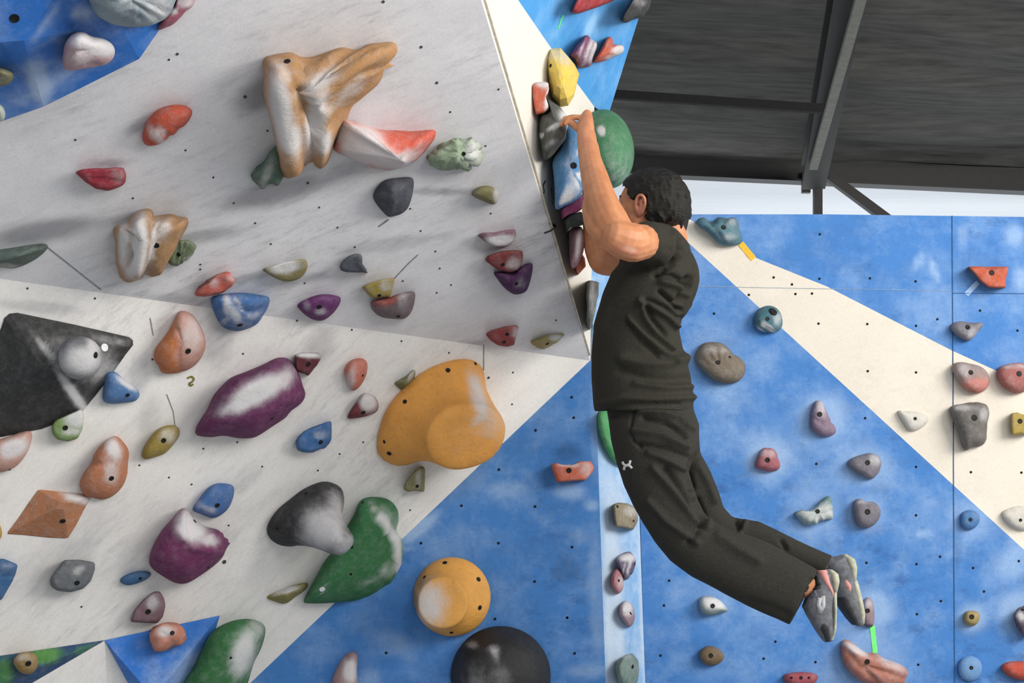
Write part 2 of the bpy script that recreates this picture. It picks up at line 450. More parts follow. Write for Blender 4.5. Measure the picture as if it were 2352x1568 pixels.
W2 = wall('wall_lower_left', [(q('W2', (-420, 581.7), (1355, 828), (575, 1568), (300, 1830), (-420, 1580)), 0, PL['W2'].n)], [MW2],
    marks=[(1, 160, 1250, 200, 70, -40, .35), (1, 170, 1090, 80, 30, -30, .45), (1, 340, 960, 30, 60, 20, .4), (1, 90, 705, 140, 16, 5, .45), (1, 500, 780, 70, 40, -60, .6), (1, 730, 780, 60, 22, -40, .5),
           (1, 740, 790, 30, 60, 10, .5), (1, 320, 860, 30, 60, 20, .5), (1, 560, 1100, 60, 26, -40, .35), (1, 250, 1050, 160, 60, -30, .25), (0, 1200, 900, 160, 60, -40, .6), (0, 760, 1180, 160, 90, -40, .3)])
SFP = [PL['SF'].at(1005, -330), PL['SF'].at(1105, 0), PL['SF'].at(1355, 828), PL['SF'].at(1366, 828), PL['SF'].at(1365, 245), PL['SF'].at(1262, 105), PL['SF'].at(1190, 0), PL['SF'].at(1000, -300)]
SF = wall('wall_side', [(SFP, 0, PL['SF'].n)], [MSF], depth=.04)
# the plywood edge running down the prow
ev = []; ef = []
for a, b in (((1112, 0), (1356, 822)),):
    n = PL['SF'].n; p1 = PL['SF'].at(1093, -60, 0); p2 = PL['SF'].at(1352, 815, 0)
    bx(ev, ef, p1+n*.001, p2+n*.001, .006, .012, n)
finish('trim_edge', ev, ef, m_plain('edge_ply', 'c9c2b4', .8), SF, None, False)
B1 = wall('wall_left', [(q('B1', (1355, 828), (1366, 828), (1391, 1568), (1416, 2400), (-330, 2400), (575, 1568)), 0, PL['B1'].n)], [MBL],
    marks=[(0, 960, 1215, 60, 16, -40, .9), (0, 1310, 1130, 45, 20, 0, .7), (0, 1360, 1160, 20, 16, 0, .7), (0, 1170, 1125, 60, 22, 0, .4), (0, 1340, 1230, 30, 30, 0, .4),
           (0, 900, 1480, 60, 30, 20, .45), (2, 1300, 1310, 45, 34, 0, .45), (2, 1305, 1040, 44, 22, 0, .55), (2, 900, 1440, 100, 90, 0, .3), (0, 1240, 1190, 40, 14, 40, .4), (0, 1350, 1540, 60, 20, 0, .5), (0, 930, 1260, 20, 10, 0, .6),
           (0, 1370, 1350, 24, 200, -2, .45), (0, 1368, 1000, 12, 120, -2, .5), (0, 850, 1560, 30, 30, 0, .5)])
CO = wall('wall_corner', [([PL['C'].at(1352, 480), PL['C'].at(1450, 480), PL['C'].at(1482, 1568), PL['C'].at(1508, 2360), PL['C'].at(1416, 2390), PL['C'].at(1391, 1568)], 0, PL['C'].n)], [MCO],
    marks=[(0, 1410, 1420, 26, 400, -2, .8), (0, 1475, 1400, 8, 260, -2, .6), (0, 1385, 1100, 14, 100, 0, .5)])
# right wall with the painted white stripe
B2n = PL['B2'].n
lowL = q('B2', (1450, 490), (1560, 538), (2352, 1262), (2640, 1525), (2700, 2330), (1506, 2330), (1482, 1568))
strp = q('B2', (1450, 490), (1565, 492), (1592, 508), (1640, 545), (1700, 562), (1726, 588), (1900, 658), (2187, 805), (2352, 880), (2700, 1040), (2640, 1525), (2352, 1262), (1560, 538))
uppr = q('B2', (1565, 492), (1900, 492), (2352, 498), (2700, 503), (2700, 1040), (2352, 880), (2187, 805), (1900, 658), (1726, 588), (1700, 562), (1640, 545), (1592, 508))
def halo(x, y, r, s=.75): return (0, x, y, r*1.15, r*1.05, 0, s)
B2 = wall('wall_right', [(lowL, 0, B2n), (strp, 1, B2n), (uppr, 0, B2n)], [MBL, MCR], n=130,
    marks=[halo(1890, 955, 58), halo(1763, 1050, 52, .8), halo(1990, 1068, 60, .6), halo(1990, 1175, 50, .6), halo(1880, 1165, 60, .5), halo(1870, 1190, 60, .5), halo(2010, 1400, 46, .75), halo(1640, 1385, 50, .5),
           halo(2232, 1418, 36, .7), halo(2340, 1400, 50, .8), halo(2000, 1515, 100, .5), (0, 2110, 600, 30, 14, -60, .6), (0, 2145, 620, 10, 34, -20, .7), (0, 2330, 540, 24, 30, 0, .7), (0, 2345, 640, 20, 30, 0, .7),
           (0, 2210, 550, 14, 60, 0, .4), (0, 1760, 560, 16, 10, 0, .3), (0, 1750, 830, 40, 40, 30, .45), (0, 1680, 905, 60, 40, 30, .4), (0, 2225, 1200, 60, 60, 20, .5), (0, 2330, 1290, 70, 40, -40, .55),
           (0, 1880, 1260, 60, 30, 0, .3), (0, 2120, 1225, 24, 10, 0, .6), (0, 1640, 1000, 80, 60, 0, .25), (2, 2200, 1250, 10, 90, 0, .3), (0, 1700, 1310, 60, 30, 0, .25)])
B3 = wall('wall_top', [([PL['B3'].at(1000, -300), PL['B3'].at(1190, 0), PL['B3'].at(1262, 105), PL['B3'].at(1365, 245), PL['B3'].at(1396, 268), PL['B3'].at(1480, 0), PL['B3'].at(1575, -300)], 0, PL['B3'].n)], [MB3],
    marks=[(0, 1355, 60, 10, 30, 25, .7), (0, 1280, 70, 12, 40, 40, .35), (0, 1270, 20, 14, 40, 40, .3)])

# holes of the threaded inserts and lines on the panels
HOLE = m_plain('hole_dark', '15171c', .9, 40, .2, 0)
strip_mesh('panel_line', [('B2', [(1560, 657), (2187, 668)], .0007)], m_plain('seam_faint', '8fa2b4', .9, 40, .2, 0), B2)
dot_mesh('bolt_hole', 'B2', [(1777,637),(1819,653),(1720,677),(1827,675),(1865,674),(1880,743),(1992,744),(1993,852),(2104,855),(1882,640),(1998,639),(2103,646),(2251,713),(2153,733),(2104,748),(2337,759),(1987,960),(2102,961),(1875,1065),(2104,1072),(2230,1084),(2346,1085),(2104,1183),(2228,1193),(2346,1195),(1990,1292),(2105,1295),(2159,1278),(2235,1304),(2260,1358),(2161,1380),(2106,1410),(1873,1520),(1754,1512),(2109,1526),(2231,1532),(1781,1473),(1883,538),(2340,1288),(1640,720),(1655,1318),(1525,1390),(1517,1505),(1537,1333)], HOLE, B2)
dot_mesh('bolt_hole', 'B1', [(1313,912),(1230,988),(1146,1078),(1060,1161),(1229,1163),(967,1247),(1145,1247),(1228,1335),(1314,1256),(1303,1418),(1137,1421),(887,1499),(1318,959),(1303,1418),(1400-80,1500)], HOLE, B1)
HOL2 = m_plain('hole_brown', '4a4644', .9, 40, .2, 0)
dot_mesh('bolt_hole', 'W2', [(63,662),(218,685),(682,736),(808,757),(922,783),(558,812),(467,1030),(545,1015),(602,1071),(730,1080),(834,1015),(780,1042),(1122,867,.0045),(1176,928),(1178,855),(942,1171),(1031,810),(320,1068),(388,1096),(350,825),(187,1393),(515,1290,.007),(440,1112),(525,1206)], HOL2, W2, .0032)
dot_mesh('bolt_hole', 'W1', [(967,108,.0045),(1003,190,.0045),(1034,257),(1145,205),(563,222,.005),(614,300),(707,420,.0045),(733,476),(1127,490),(942,479),(407,124,.004),(173,321),(426,345),(490,407),(537,466),(305,455),(388,137),(586,512),(775,522),(688,606),(622,560),(815,567),(1000,577),(1010,616),(966,530),(1115,335),(925,645),(1003,672),(700,650),(460,607),(880,4,.0045),(1036,654),(1277,735),(1140,785),(460,618),(1268,520-60)], HOL2, W1, .0032)
strip_mesh('panel_line', [('B2', [(2187, 495), (2195, 2000)], .0016), ('B2', [(2187, 673), (2600, 676)], .0012)], m_plain('seam_dark', '2c5687', .9, 40, .2, 0), B2)
PEN = m_plain('pen_line', '7d7d80', .9, 60, .3, 0)
strip_mesh('pencil_mark', [('W1', [(110, 568), (190, 632), (232, 665)], .0014), ('W1', [(905, 640), (940, 603), (960, 585)], .0016), ('W1', [(870, 520), (892, 504)], .003)], PEN, W1)
strip_mesh('pen_mark', [('W2', [(345, 730), (352, 770)], .0012), ('W2', [(1111, 790), (1111, 850)], .0012), ('W2', [(383, 905), (398, 945), (403, 985)], .001)], PEN, W2)
strip_mesh('painted_mark', [('W2', [(430, 868), (440, 864), (446, 870), (441, 877), (434, 880), (437, 886), (444, 882)], .003)], m_plain('olive_mark', '77733a', .9, 60, .2, 0), W2)
strip_mesh('pen_mark', [('SF', [(1253, 415), (1247, 425), (1250, 440), (1245, 447)], .003), ('SF', [(1262, 512), (1277, 520)], .004), ('SF', [(1266, 430), (1269, 470)], .002)], m_plain('scratch_dark', '3a3a34', .9, 60, .2, 0), SF)
strip_mesh('pen_mark', [('W1', [(1250, 535), (1264, 530), (1275, 522)], .003)], m_plain('scratch_dark', '3a3a34', .9, 60, .2, 0), W1)
def tape(pl, a, b, wd, col, label):
    n = PL[pl].n; A = PL[pl].at(*a); B = PL[pl].at(*b); vs = []; fs = []; d = (B-A).normalized(); s = n.cross(d)*wd
    M = 6
    for i in range(M+1):
        c = A.lerp(B, i/M)+n*(.0006+.0005*math.sin(i*1.9)); vs += [c-s, c+s, c-s+n*.0012, c+s+n*.0012]
    for i in range(M):
        k = 4*i; fs += [(k, k+4, k+5, k+1), (k+2, k+3, k+7, k+6), (k, k+2, k+6, k+4), (k+1, k+5, k+7, k+3)]
    fs += [(0, 1, 3, 2), (4*M, 4*M+2, 4*M+3, 4*M+1)]
    o = finish('tape_strip', vs, fs, m_plain('tape_'+col, col, .6, 60, .08, .1), None, A, False)
    tag(o, label, 'tape')
tape('B2', (1701, 559), (1731, 595), .0115, 'd9ad2c', 'yellow tape strip on the white stripe under the teal hold at the wall top')
tape('B2', (2003, 1436), (2010, 1500), .009, '6fe07c', 'bright green tape strip above the big salmon hold')
tape('B2', (2246, 648), (2219, 676), .009, '9fbfe8', 'pale blue tape strip below the orange half moon hold')
tape('B3', (1293, 34), (1281, 66), .008, '58c8a0', 'pale green tape strip on the blue top panel below the red hold')

# steel and roof
RF = m_plain('roof_lining', '62625f', .75, 3, .4, .5, 0, .3, (1, 6, 6))
Zr0 = P(1700, 400, 11.0).z + .12
vs = []; fs = []; nx = 120; ny = 70
for j in range(ny+1):
    for i in range(nx+1):
        x = -6+18*i/nx; y = -3+14.1*j/ny
        z = Zr0+(11.2-y)*.11-.045*(x-1.0)
        dx = math.sin(x*1.3+y*.8)*.02
        z += .028*math.sin(y*9+.7*noise.noise(Vector((x*.5, y*.4, 0)))*6)+dx+.05*noise.noise(Vector((x*.35, y*2.2, 3)))
        vs.append(Vector((x, y, z)))
nV = len(vs)
for j in range(ny+1):
    for i in range(nx+1): vs.append(vs[j*(nx+1)+i]+Vector((0, 0, .06)))
for j in range(ny):
    for i in range(nx):
        a = j*(nx+1)+i; fs.append((a, a+1, a+nx+2, a+nx+1)); fs.append((nV+a, nV+a+nx+1, nV+a+nx+2, nV+a+1))
o = finish('ceiling', vs, fs, RF, None, None, True); tag(o, kind='structure')
STEEL = m_plain('steel_dark', '1a1a1a', .5, 20, .25, .1, 0, .4)
STL2 = m_plain('steel_flange', '8a8a80', .5, 20, .2, .1, 0, .4)
def beam(name, a, b, wd, ht, mat=STEEL, flange=None):
    vs = []; fs = []
    up = Vector((0, 0, 1)) if abs((b-a).normalized().z) < .9 else Vector((0, 1, 0))
    bx(vs, fs, a, b, wd*.25, ht, up)
    d = (b-a).normalized(); s = d.cross(up).normalized(); u = s.cross(d).normalized()
    bx(vs, fs, a+u*ht*.5, b+u*ht*.5, wd, ht*.08, up); bx(vs, fs, a-u*ht*.5, b-u*ht*.5, wd, ht*.08, up)
    o = finish(name, vs, fs, mat, None, None, False); tag(o, kind='structure'); return o
beam('trim_1', P(-600, 280, 11.0), P(4200, 498, 11.0), .12, .16)
beam('trim_2', P(1868, 440, 10.7)+Vector((0, 0, .1)), P(1868, 440, 10.7)+Vector((0, 0, .1))+(P(1960, -60, 7.6)-P(1868, 440, 10.7)-Vector((0, 0, .04)))*2.2, .15, .16)
vs = []; fs = []; bx(vs, fs, P(1868, 385, 10.2), P(1868, 385, 10.2)+(P(1993, -60, 7.35)-P(1868, 385, 10.2))*2.2, .05, .03); o = finish('trim_3', vs, fs, STL2, None, None, False); tag(o, kind='structure')
def solid(name, a, b, wd, ht, mat, up=Vector((0, 0, 1))):
    vs = []; fs = []; bx(vs, fs, a, b, wd, ht, up); o = finish(name, vs, fs, mat, None, None, False); tag(o, kind='structure'); return o
solid('trim_4', P(1878, 400, 10.9), P(1878, 640, 10.9), .055, .055, STEEL, Vector((0, 1, 0)))
solid('trim_5', P(1905, 405, 10.9), P(2080, 535, 10.9), .06, .06, STEEL)
solid('trim_6', P(1851, 395, 10.95), P(1851, 443, 10.95), .055, .04, STEEL, Vector((0, 1, 0)))
solid('trim_7', P(1390, 216, 8.6), P(1890, 250, 8.4), .04, .045, m_plain('steel_black', '141414', .7), Vector((0, 0, 1)))
# pale ribbed cladding of the hall behind the climbing wall
vs = []; fs = []; n = 160
zA = 0.0; zB = Zr0+.5
for i in range(n+1):
    z = zA+(zB-zA)*i/n; yy = 12.5+.004*math.sin(i*.9)
    vs += [Vector((-9, yy, z)), Vector((14, yy, z)), Vector((-9, 12.6, z)), Vector((14, 12.6, z))]
for i in range(n):
    k = 4*i; fs += [(k, k+1, k+5, k+4), (k+2, k+6, k+7, k+3), (k, k+4, k+6, k+2), (k+1, k+3, k+7, k+5)]
o = finish('wall_back', vs, fs, m_plain('cladding_white', 'e6e9ed', .6, 2, .02, 0, 0, .3, (1, 1, 10)), None, None, False); tag(o, kind='structure')
o = area('daylight_gap', (3.2, 11.6, 3.2), (3.0, 12.6, 4.0), 6.0, .5, 45, (.95, .98, 1.0))
# floor of pale crash mats
vs = []; fs = []; bx(vs, fs, Vector((0, -6, -.1)), Vector((0, 13, -.1)), 16, .2)
o = finish('floor', vs, fs, m_plain('mat_floor', 'b4b4b0', .8, 3, .1, .1), None, None, False); tag(o, kind='structure')

# ------------------------------------------------------------------ volumes
def facets(name, label, polys, mat, cat, origin, marks=(), mats=None, mi=None):
    vs = []; fs = []; ids = []
    for k, pl3 in enumerate(polys):
        c = sum(pl3, Vector())/len(pl3)
        for i in range(len(pl3)):
            a, b = pl3[i], pl3[(i+1) % len(pl3)]; m = 10; idx = {}
            for ii in range(m+1):
                for jj in range(m+1-ii):
                    idx[(ii, jj)] = len(vs); vs.append(c+(a-c)*(ii/m)+(b-c)*(jj/m))
            for ii in range(m):
                for jj in range(m-ii):
                    fs.append((idx[(ii, jj)], idx[(ii+1, jj)], idx[(ii, jj+1)])); ids.append(mi[k] if mi else 0)
                    if ii+jj < m-1: fs.append((idx[(ii+1, jj)], idx[(ii+1, jj+1)], idx[(ii, jj+1)])); ids.append(mi[k] if mi else 0)
    o = finish(name, vs, fs, mat, None, origin, False, marks, ids if mi else None, mats)
    return tag(o, label, cat)
w1 = PL['W1'].at
K = TLK; a1 = w1(210, -130, .24); a2 = w1(-160, -150, .24); a3 = w1(-160, 110, .24)
tlo = [w1(100, 245, 0), w1(320, 135, 0), w1(365, 70, 0), w1(560, -130, 0)]
bl = [w1(0, 280, 0), w1(-160, 332, 0)]
facets('climbing_volume', 'large faceted blue painted volume at the upper left above the white overhang',
       [[K, a1, a2, a3], [K, a3, bl[1], bl[0], tlo[0]], [K]+tlo+[a1], [tlo[0], bl[0], bl[1], w1(-160, -150, 0), w1(560, -130, 0), tlo[2], tlo[1]], [a1, tlo[3], w1(-160, -150, 0), a2]], MTL, 'climbing volume', w1(200, 60, 0),
       marks=[(0, 105, 55, 14, 60, 35, .6), (0, 90, 190, 26, 60, -15, .9), (0, 190, 30, 30, 20, 0, .7), (0, 160, 90, 60, 16, 0, .35), (2, 30, 170, 60, 60, 0, .3), (0, 50, 230, 30, 14, 0, .4)])
# insert hole in the volume
t = NT('x'); bpy.data.materials.remove(t.m)
pF1 = Plane(K, a1, a3)
PL['F1'] = pF1
vol = [o for o in bpy.data.objects if o.name.startswith('climbing_volume')][0]
dh = dot_mesh('bolt_hole', 'F1', [(33, 42, .012)], BOLT, vol)
w2 = PL['W2'].at
def pyramid(label, base, apex, h, mat, marks=()):
    b = [w2(x, y, 0.002) for x, y in base]; a = w2(apex[0], apex[1], h)
    polys = [[b[i], b[(i+1) % len(b)], a] for i in range(len(b))]+[b]
    return facets('climbing_volume', label, polys, mat, 'climbing volume', w2(apex[0], apex[1], 0), marks)
pyramid('blue three sided pyramid volume with the peach hold on it, bottom left', [(240, 1470), (505, 1413), (400, 1760)], (352, 1602), .09, MTL, [(0, 430, 1540, 40, 60, 20, .5), (0, 330, 1480, 30, 20, 0, .3)])
MGB = m_hold('27507f', '4f9a3a')
pyramid('dark blue and green painted volume under the white overhang, lower left corner', [(-90, 1519), (240, 1470), (60, 1585), (-110, 1660)], (20, 1560), .035, MGB,
        [(1, 100, 1505, 36, 18, -10, 1.2), (1, 10, 1540, 22, 40, 0, .7), (1, 190, 1490, 30, 10, -20, .5)])
pyramid('white triangular volume tip between the two blue volumes, bottom left', [(240, 1472), (262, 1780), (-120, 1650)], (150, 1640), .05, MW2)
#SECTION_HOLDS
# ------------------------------------------------------------------ climbing holds
H = hold
# --- on the upper white overhang
H('orange bean shaped hold with a chalky crease, upper left of the white overhang', 'W1', 'Z1|1260,755 1340,762 1385,800 1370,855 1330,905 1290,925 1250,975 1190,1010 1140,1042 1080,1052 1040,1035 1024,995 1032,940 1060,870 1110,812 1170,775', .06, 'd8502a', (385, 285),
  chalk=[(0,358,312,26,10,40,.75),(0,372,300,10,18,-40,.6),(0,350,300,16,16,0,.5)], folds=[([(352,292),(372,302),(395,318)],-.006,5)], namp=.002)
H('crimson wedge hold with a pointed left end and square right end', 'W1', 'Z1|540,1240 600,1215 740,1212 830,1203 890,1212 912,1260 905,1325 850,1350 780,1372 690,1360 610,1310', .05, 'a8203a', (245, 405), style='block', chalk=[(0,270,405,18,20,0,.35)], namp=.002, folds=[([(215,410),(290,420)],-.005,4)])
TU = 'c08a4c'
H('very large orange tan tufa hold with chalky grooves and a long arm to the right', 'W1', 'Z2|150,270 180,255 250,240 340,225 400,240 480,245 560,225 650,190 730,188 815,205 900,160 1010,145 1085,150 1108,190 1100,230 1040,300 1065,325 1050,370 980,450 880,540 780,620 740,690 690,790 645,900 610,1010 570,1055 510,1065 440,1045 400,1090 330,1135 290,1110 260,1050 225,900 190,720 150,560 135,460', .17, TU, (690, 225), bolts=[(660, 141, .009)], N=110, nfreq=9, namp=.008,
  levels=[(1,0),(.995,.12),(.97,.3),(.92,.48),(.85,.6),(.76,.71),(.66,.8),(.55,.87),(.44,.92),(.33,.96),(.22,.98),(.1,1)],
  chalk=[(0,645,255,26,95,-10,1.0),(0,665,315,30,45,-10,.95),(0,725,270,24,85,12,.85),(0,735,190,60,20,-35,.75),(0,800,215,60,16,-45,.5),(0,640,170,30,40,0,.5),(0,745,330,16,32,15,.9)],
  folds=[([(690,215),(700,240),(715,270),(725,310),(722,360),(715,400)],-.028,12),([(640,180),(655,280),(670,380)],.026,17),([(905,155),(850,195),(790,240),(760,290)],-.018,8),([(880,115),(820,150),(760,200),(720,230)],.02,14),([(770,190),(750,230),(735,290)],-.010,12),([(745,260),(735,340),(725,380)],.016,12),([(820,112),(780,150),(750,190)],-.012,7),([(612,200),(628,290),(650,390)],-.016,8)], cat='climbing hold')
H('white and orange wedge sloper beside the big tan tufa, chalk covered below', 'W1', 'Z2|700,690 735,705 850,735 960,770 1060,782 1200,790 1320,780 1388,775 1378,840 1340,890 1300,940 1240,1000 1160,1045 1060,1070 940,1055 800,1000 640,925 670,800', .11, 'e0522f', (915, 362), style='block', N=64,
  levels=[(1,0),(.99,.15),(.95,.35),(.8,.62),(.6,.84),(.4,.95),(.2,1)], chalk=[(0,830,335,50,50,0,1.3),(0,860,350,60,30,30,1.2),(0,900,372,50,16,10,1.3),(0,935,360,30,20,-20,.7),(0,800,310,40,30,40,1.0),(0,960,345,30,20,-40,.35)],
  folds=[([(800,282),(850,315),(890,340),(925,365)],.012,8)], namp=.002)
H('spiky pale green hold at the right end of the white and orange sloper', 'W1', 'Z2|1308,955 1380,905 1450,865 1500,830 1540,822 1590,832 1650,822 1662,850 1692,870 1690,920 1708,935 1690,1010 1630,1020 1610,1052 1540,1035 1480,1045 1400,1030 1350,1010', .06, '9cb392', (1055, 350), bolts=[(1065, 353)], namp=.014, nfreq=38, ridged=True, chalk=[(0,1085,350,22,30,0,.7),(2,1020,345,20,16,0,.3)], N=56)
H('green hold half hidden under the foot of the big tan tufa', 'W1', 'Z2|48,1110 80,1070 130,1010 200,930 250,890 300,960 290,1080 270,1150 240,1180 190,1165 140,1205 90,1165', .05, '5f7a66', (620, 395), namp=.006, nfreq=30, chalk=[(0,612,400,12,30,20,.5)])
H('dark slate grey rounded diamond hold below the orange sloper', 'W1', 'Z2|930,1255 960,1190 1020,1140 1120,1122 1190,1118 1222,1135 1222,1200 1205,1280 1180,1345 1130,1385 1060,1398 1010,1375 960,1320', .06, '4c505c', (905, 450), style='cone', folds=[([(900,410),(905,455),(895,490)],.006,8)], namp=.001)
H('small olive egg shaped hold near the prow edge', 'W1', 'Z2|1642,1245 1680,1195 1750,1180 1810,1200 1838,1250 1825,1300 1790,1315 1720,1290', .05, '8a8352', (1118, 447), chalk=[(0,1140,450,8,20,0,.6)])
H('small chalky mauve crescent hold, top of the stack of three near the prow', 'W1', 'Z5|300,440 340,420 430,418 510,400 575,395 582,440 560,490 510,525 440,528 370,495', .04, '8a5f70', (1143, 548), style='block', chalk=[(0,1150,552,32,12,-5,1.2),(2,1110,540,10,6,0,.4)])
H('red brown wedge hold, middle of the stack of three near the prow', 'W1', 'Z5|355,620 380,585 470,555 560,545 625,550 634,590 625,640 600,690 540,710 450,690', .045, '8a3535', (1160, 600), style='block', bolts=[(1155, 607)], chalk=[(0,1180,605,20,16,-10,.55)])
H('dark purple heart shaped hold, bottom of the stack of three near the prow', 'W1', 'Z5|420,710 470,700 560,712 610,670 650,645 697,642 698,700 680,780 655,840 610,862 560,862 500,820 455,765', .05, '55265c', (1183, 648), bolts=[(1186, 651)], chalk=[(0,1195,650,16,16,0,.3)])
H('small dusty red half moon hold just above the crease below the prow', 'W1', 'Z5|360,1150 410,1120 500,1095 580,1085 602,1100 590,1150 572,1200 570,1228 520,1243 450,1232 395,1195', .04, '9a3b3b', (1155, 772), style='block', bolts=[(1158, 785), (1165, 767)], chalk=[(0,1185,765,12,14,0,.5)])
H('small straw coloured fin hold, the last one before the corner of the prow', 'W1', 'Z5|685,1208 740,1178 800,1155 880,1148 930,1150 890,1195 830,1235 770,1260 730,1245', .035, 'aa9a55', (1250, 783), style='cone', bolts=[(1257, 789)], chalk=[(0,1275,775,14,8,0,.7)], namp=.003, nfreq=40)
H('small dark grey shark fin hold in the middle of the overhang', 'W1', 'Z4|1128,350 1150,310 1200,272 1245,258 1285,262 1290,330 1310,365 1330,388 1270,395 1180,393 1140,380', .045, '555a66', (812, 607), style='block', folds=[([(826,585),(826,605),(842,623)],.006,5)])
H('grey crescent hold with an olive rim', 'W1', 'Z4|575,375 640,350 730,320 820,303 880,300 898,330 890,380 850,430 790,455 720,455 650,425', .04, '8c8049', (655, 618), style='flat', chalk=[(0,655,613,32,14,-8,1.1)])
H('small mustard yellow wedge hold above the grey and red one', 'W1', 'Z4|1290,498 1350,470 1430,445 1525,432 1520,480 1500,550 1490,572 1440,575 1370,582 1330,550', .04, 'a89330', (873, 655), style='block', bolts=[(871, 678)], chalk=[(0,885,657,16,14,0,.5)])
H('grey and rusty red half moon hold under the mustard wedge', 'W1', 'Z4|1352,610 1400,590 1480,575 1560,545 1630,530 1670,535 1672,590 1650,670 1600,725 1520,728 1430,715 1370,670', .05, '7b6a70', (905, 700), col2='a04a42', bolts=[(915, 726)], chalk=[(1,885,690,30,14,-10,1.0),(0,925,690,14,30,0,.35)])
H('purple half moon hold in the middle of the crease', 'W1', 'Z4|825,630 880,590 960,558 1040,550 1110,562 1138,580 1130,620 1090,680 1030,730 980,742 920,725 860,680', .05, '6f2a72', (733, 702), bolts=[(733, 704, .008)], chalk=[(0,735,715,18,10,0,.5),(0,705,700,10,18,0,.3)])
H('blue and white marbled half moon hold on the crease', 'W1', 'Z4|200,590 250,555 340,542 440,540 540,552 622,575 615,640 580,700 540,760 480,795 400,818 320,805 270,770 225,680', .07, '3b72b4', (548, 712), bolts=[(551, 746, .009)], chalk=[(0,522,700,10,30,-10,.8),(0,540,722,14,24,-30,.7),(0,580,725,24,10,-20,.5),(0,548,700,6,24,-30,.6),(0,520,735,20,8,-30,.5),(0,555,745,30,10,0,.35)], folds=[([(533,676),(545,705),(575,720),(605,705)],-.006,4)])
H('coral and black chipped wedge hold touching the marbled blue one', 'W1', 'Z4|85,545 110,500 170,450 240,415 310,392 345,398 350,425 378,450 355,490 300,530 250,550 160,565 95,568', .05, 'cf5a48', (500, 650), style='block', chalk=[(0,490,650,12,14,-20,.55),(2,470,650,24,5,-32,1.3),(0,530,640,10,10,0,.4)], namp=.004, nfreq=30)
H('medium tan and grey tufa hold with a deep groove, left part of the overhang', 'W1', 'Z3|905,275 940,235 1000,215 1070,140 1130,105 1190,100 1225,125 1230,160 1300,155 1370,148 1440,165 1500,175 1508,200 1470,270 1430,340 1390,430 1340,520 1290,590 1240,640 1160,662 1100,665 1040,690 990,680 955,630 935,540 925,420', .12, 'b28450', (345, 555), bolts=[(359, 563, .009)], N=90, namp=.004, nfreq=12,
  chalk=[(0,320,560,20,70,0,1.1),(0,285,560,14,60,0,.9),(0,352,560,10,60,10,.7),(0,375,530,16,30,20,.6),(0,305,620,22,20,0,.8)], folds=[([(287,512),(300,545),(297,600)],-.03,6),([(318,500),(325,560),(312,625)],.014,11),([(348,490),(365,540),(350,600),(335,640)],-.012,7),([(420,500),(395,560),(360,620)],.012,9)])
H('small green ribbed hold on the right side of the medium tufa', 'W1', 'Z3|1340,520 1375,440 1430,355 1500,350 1555,375 1575,400 1545,470 1490,530 1420,562 1365,555', .045, '6f7f5c', (415, 580), style='block', bolts=[(410, 584)], folds=[([(412,552),(405,600)],-.006,3),([(425,555),(415,605)],-.006,3),([(437,560),(425,605)],-.006,3)], chalk=[(0,435,595,14,10,-30,.5)])
H('long dark green grey blade hold cut by the left picture edge', 'W1', 'Z3|-160,500 -60,440 120,410 240,390 340,380 388,400 350,455 260,520 130,575 0,572 -120,570', .05, '5d7068', (35, 585), style='cone', folds=[([(-20,600),(40,585),(100,565)],.008,5)], chalk=[(0,15,610,30,6,0,.4),(2,95,565,12,6,0,.6)])
# --- on the brighter lower white panel
MBK = m_hold('38393a')
bp = pyramid('big black faceted pyramid block with rounded corners at the left edge', [(4, 750), (10, 730), (22, 720), (40, 718), (170, 745), (297, 774), (305, 781), (306, 792), (290, 812), (252, 866), (222, 905), (182, 953), (95, 985), (0, 1004), (-100, 1020), (-60, 900)], (98, 842), .13, MBK,
  [(0, 200, 830, 90, 40, 20, .55), (0, 170, 905, 80, 12, 54, .8), (0, 120, 820, 60, 10, 50, .6), (0, 250, 780, 60, 12, 12, .3)])
def white_dot(parent, px, py, r):
    dg = bpy.context.evaluated_depsgraph_get(); me = parent.data; off = parent.location
    bv_ = BVHTree.FromPolygons([tuple(v.co+off) for v in me.vertices], [tuple(p.vertices) for p in me.polygons])
    n0 = len(bpy.data.objects); add_bolt(parent, bv_, px, py, r)
    o = parent.children[-1]; o.name = 'sticker'; o.data.materials[0] = m_plain('sticker_white', 'd8dadc', .7, 40, .05, 0); o['label'] = 'round white sticker'
bpy.context.view_layer.update(); white_dot(bp, 240, 798, .012)
H('round grey chalked sloper hold mounted on the black pyramid block', 'W2', ell(184, 822, 51, 50), .2, '6d6f74', (187, 826), bolts=[(220, 815, .009)], levels=[(1,.0),(1,.3),(1,.5),(.98,.7),(.93,.8),(.84,.88),(.7,.94),(.5,.98),(.25,1)], chalk=[(0,185,830,50,36,0,.9),(0,215,800,20,36,0,.6)])
H('pink and orange two tone pebble hold under the marbled blue hold', 'W2', 'Z3|1420,935 1460,918 1510,930 1560,970 1610,1050 1645,1150 1640,1230 1600,1310 1540,1370 1450,1410 1340,1422 1290,1410 1270,1360 1235,1310 1240,1230 1270,1180 1320,1120 1370,1040', .07, 'c88a78', (420, 790), col2='c86f2c', bolts=[(432, 806, .009)], chalk=[(1,375,800,30,60,20,1.3),(1,385,845,30,20,0,1.1),(0,440,770,26,50,0,.5)], folds=[([(400,740),(415,775),(410,815),(415,850)],-.006,4)])
H('light blue triangular hold with a chalky top next to the black pyramid', 'W2', 'Z3|845,1440 880,1405 930,1410 1000,1470 1070,1520 1110,1560 1115,1600 1080,1640 990,1655 900,1662 840,1650 820,1600', .05, '4c80bd', (270, 895), bolts=[(293, 907)], chalk=[(0,290,880,30,8,35,.8)])
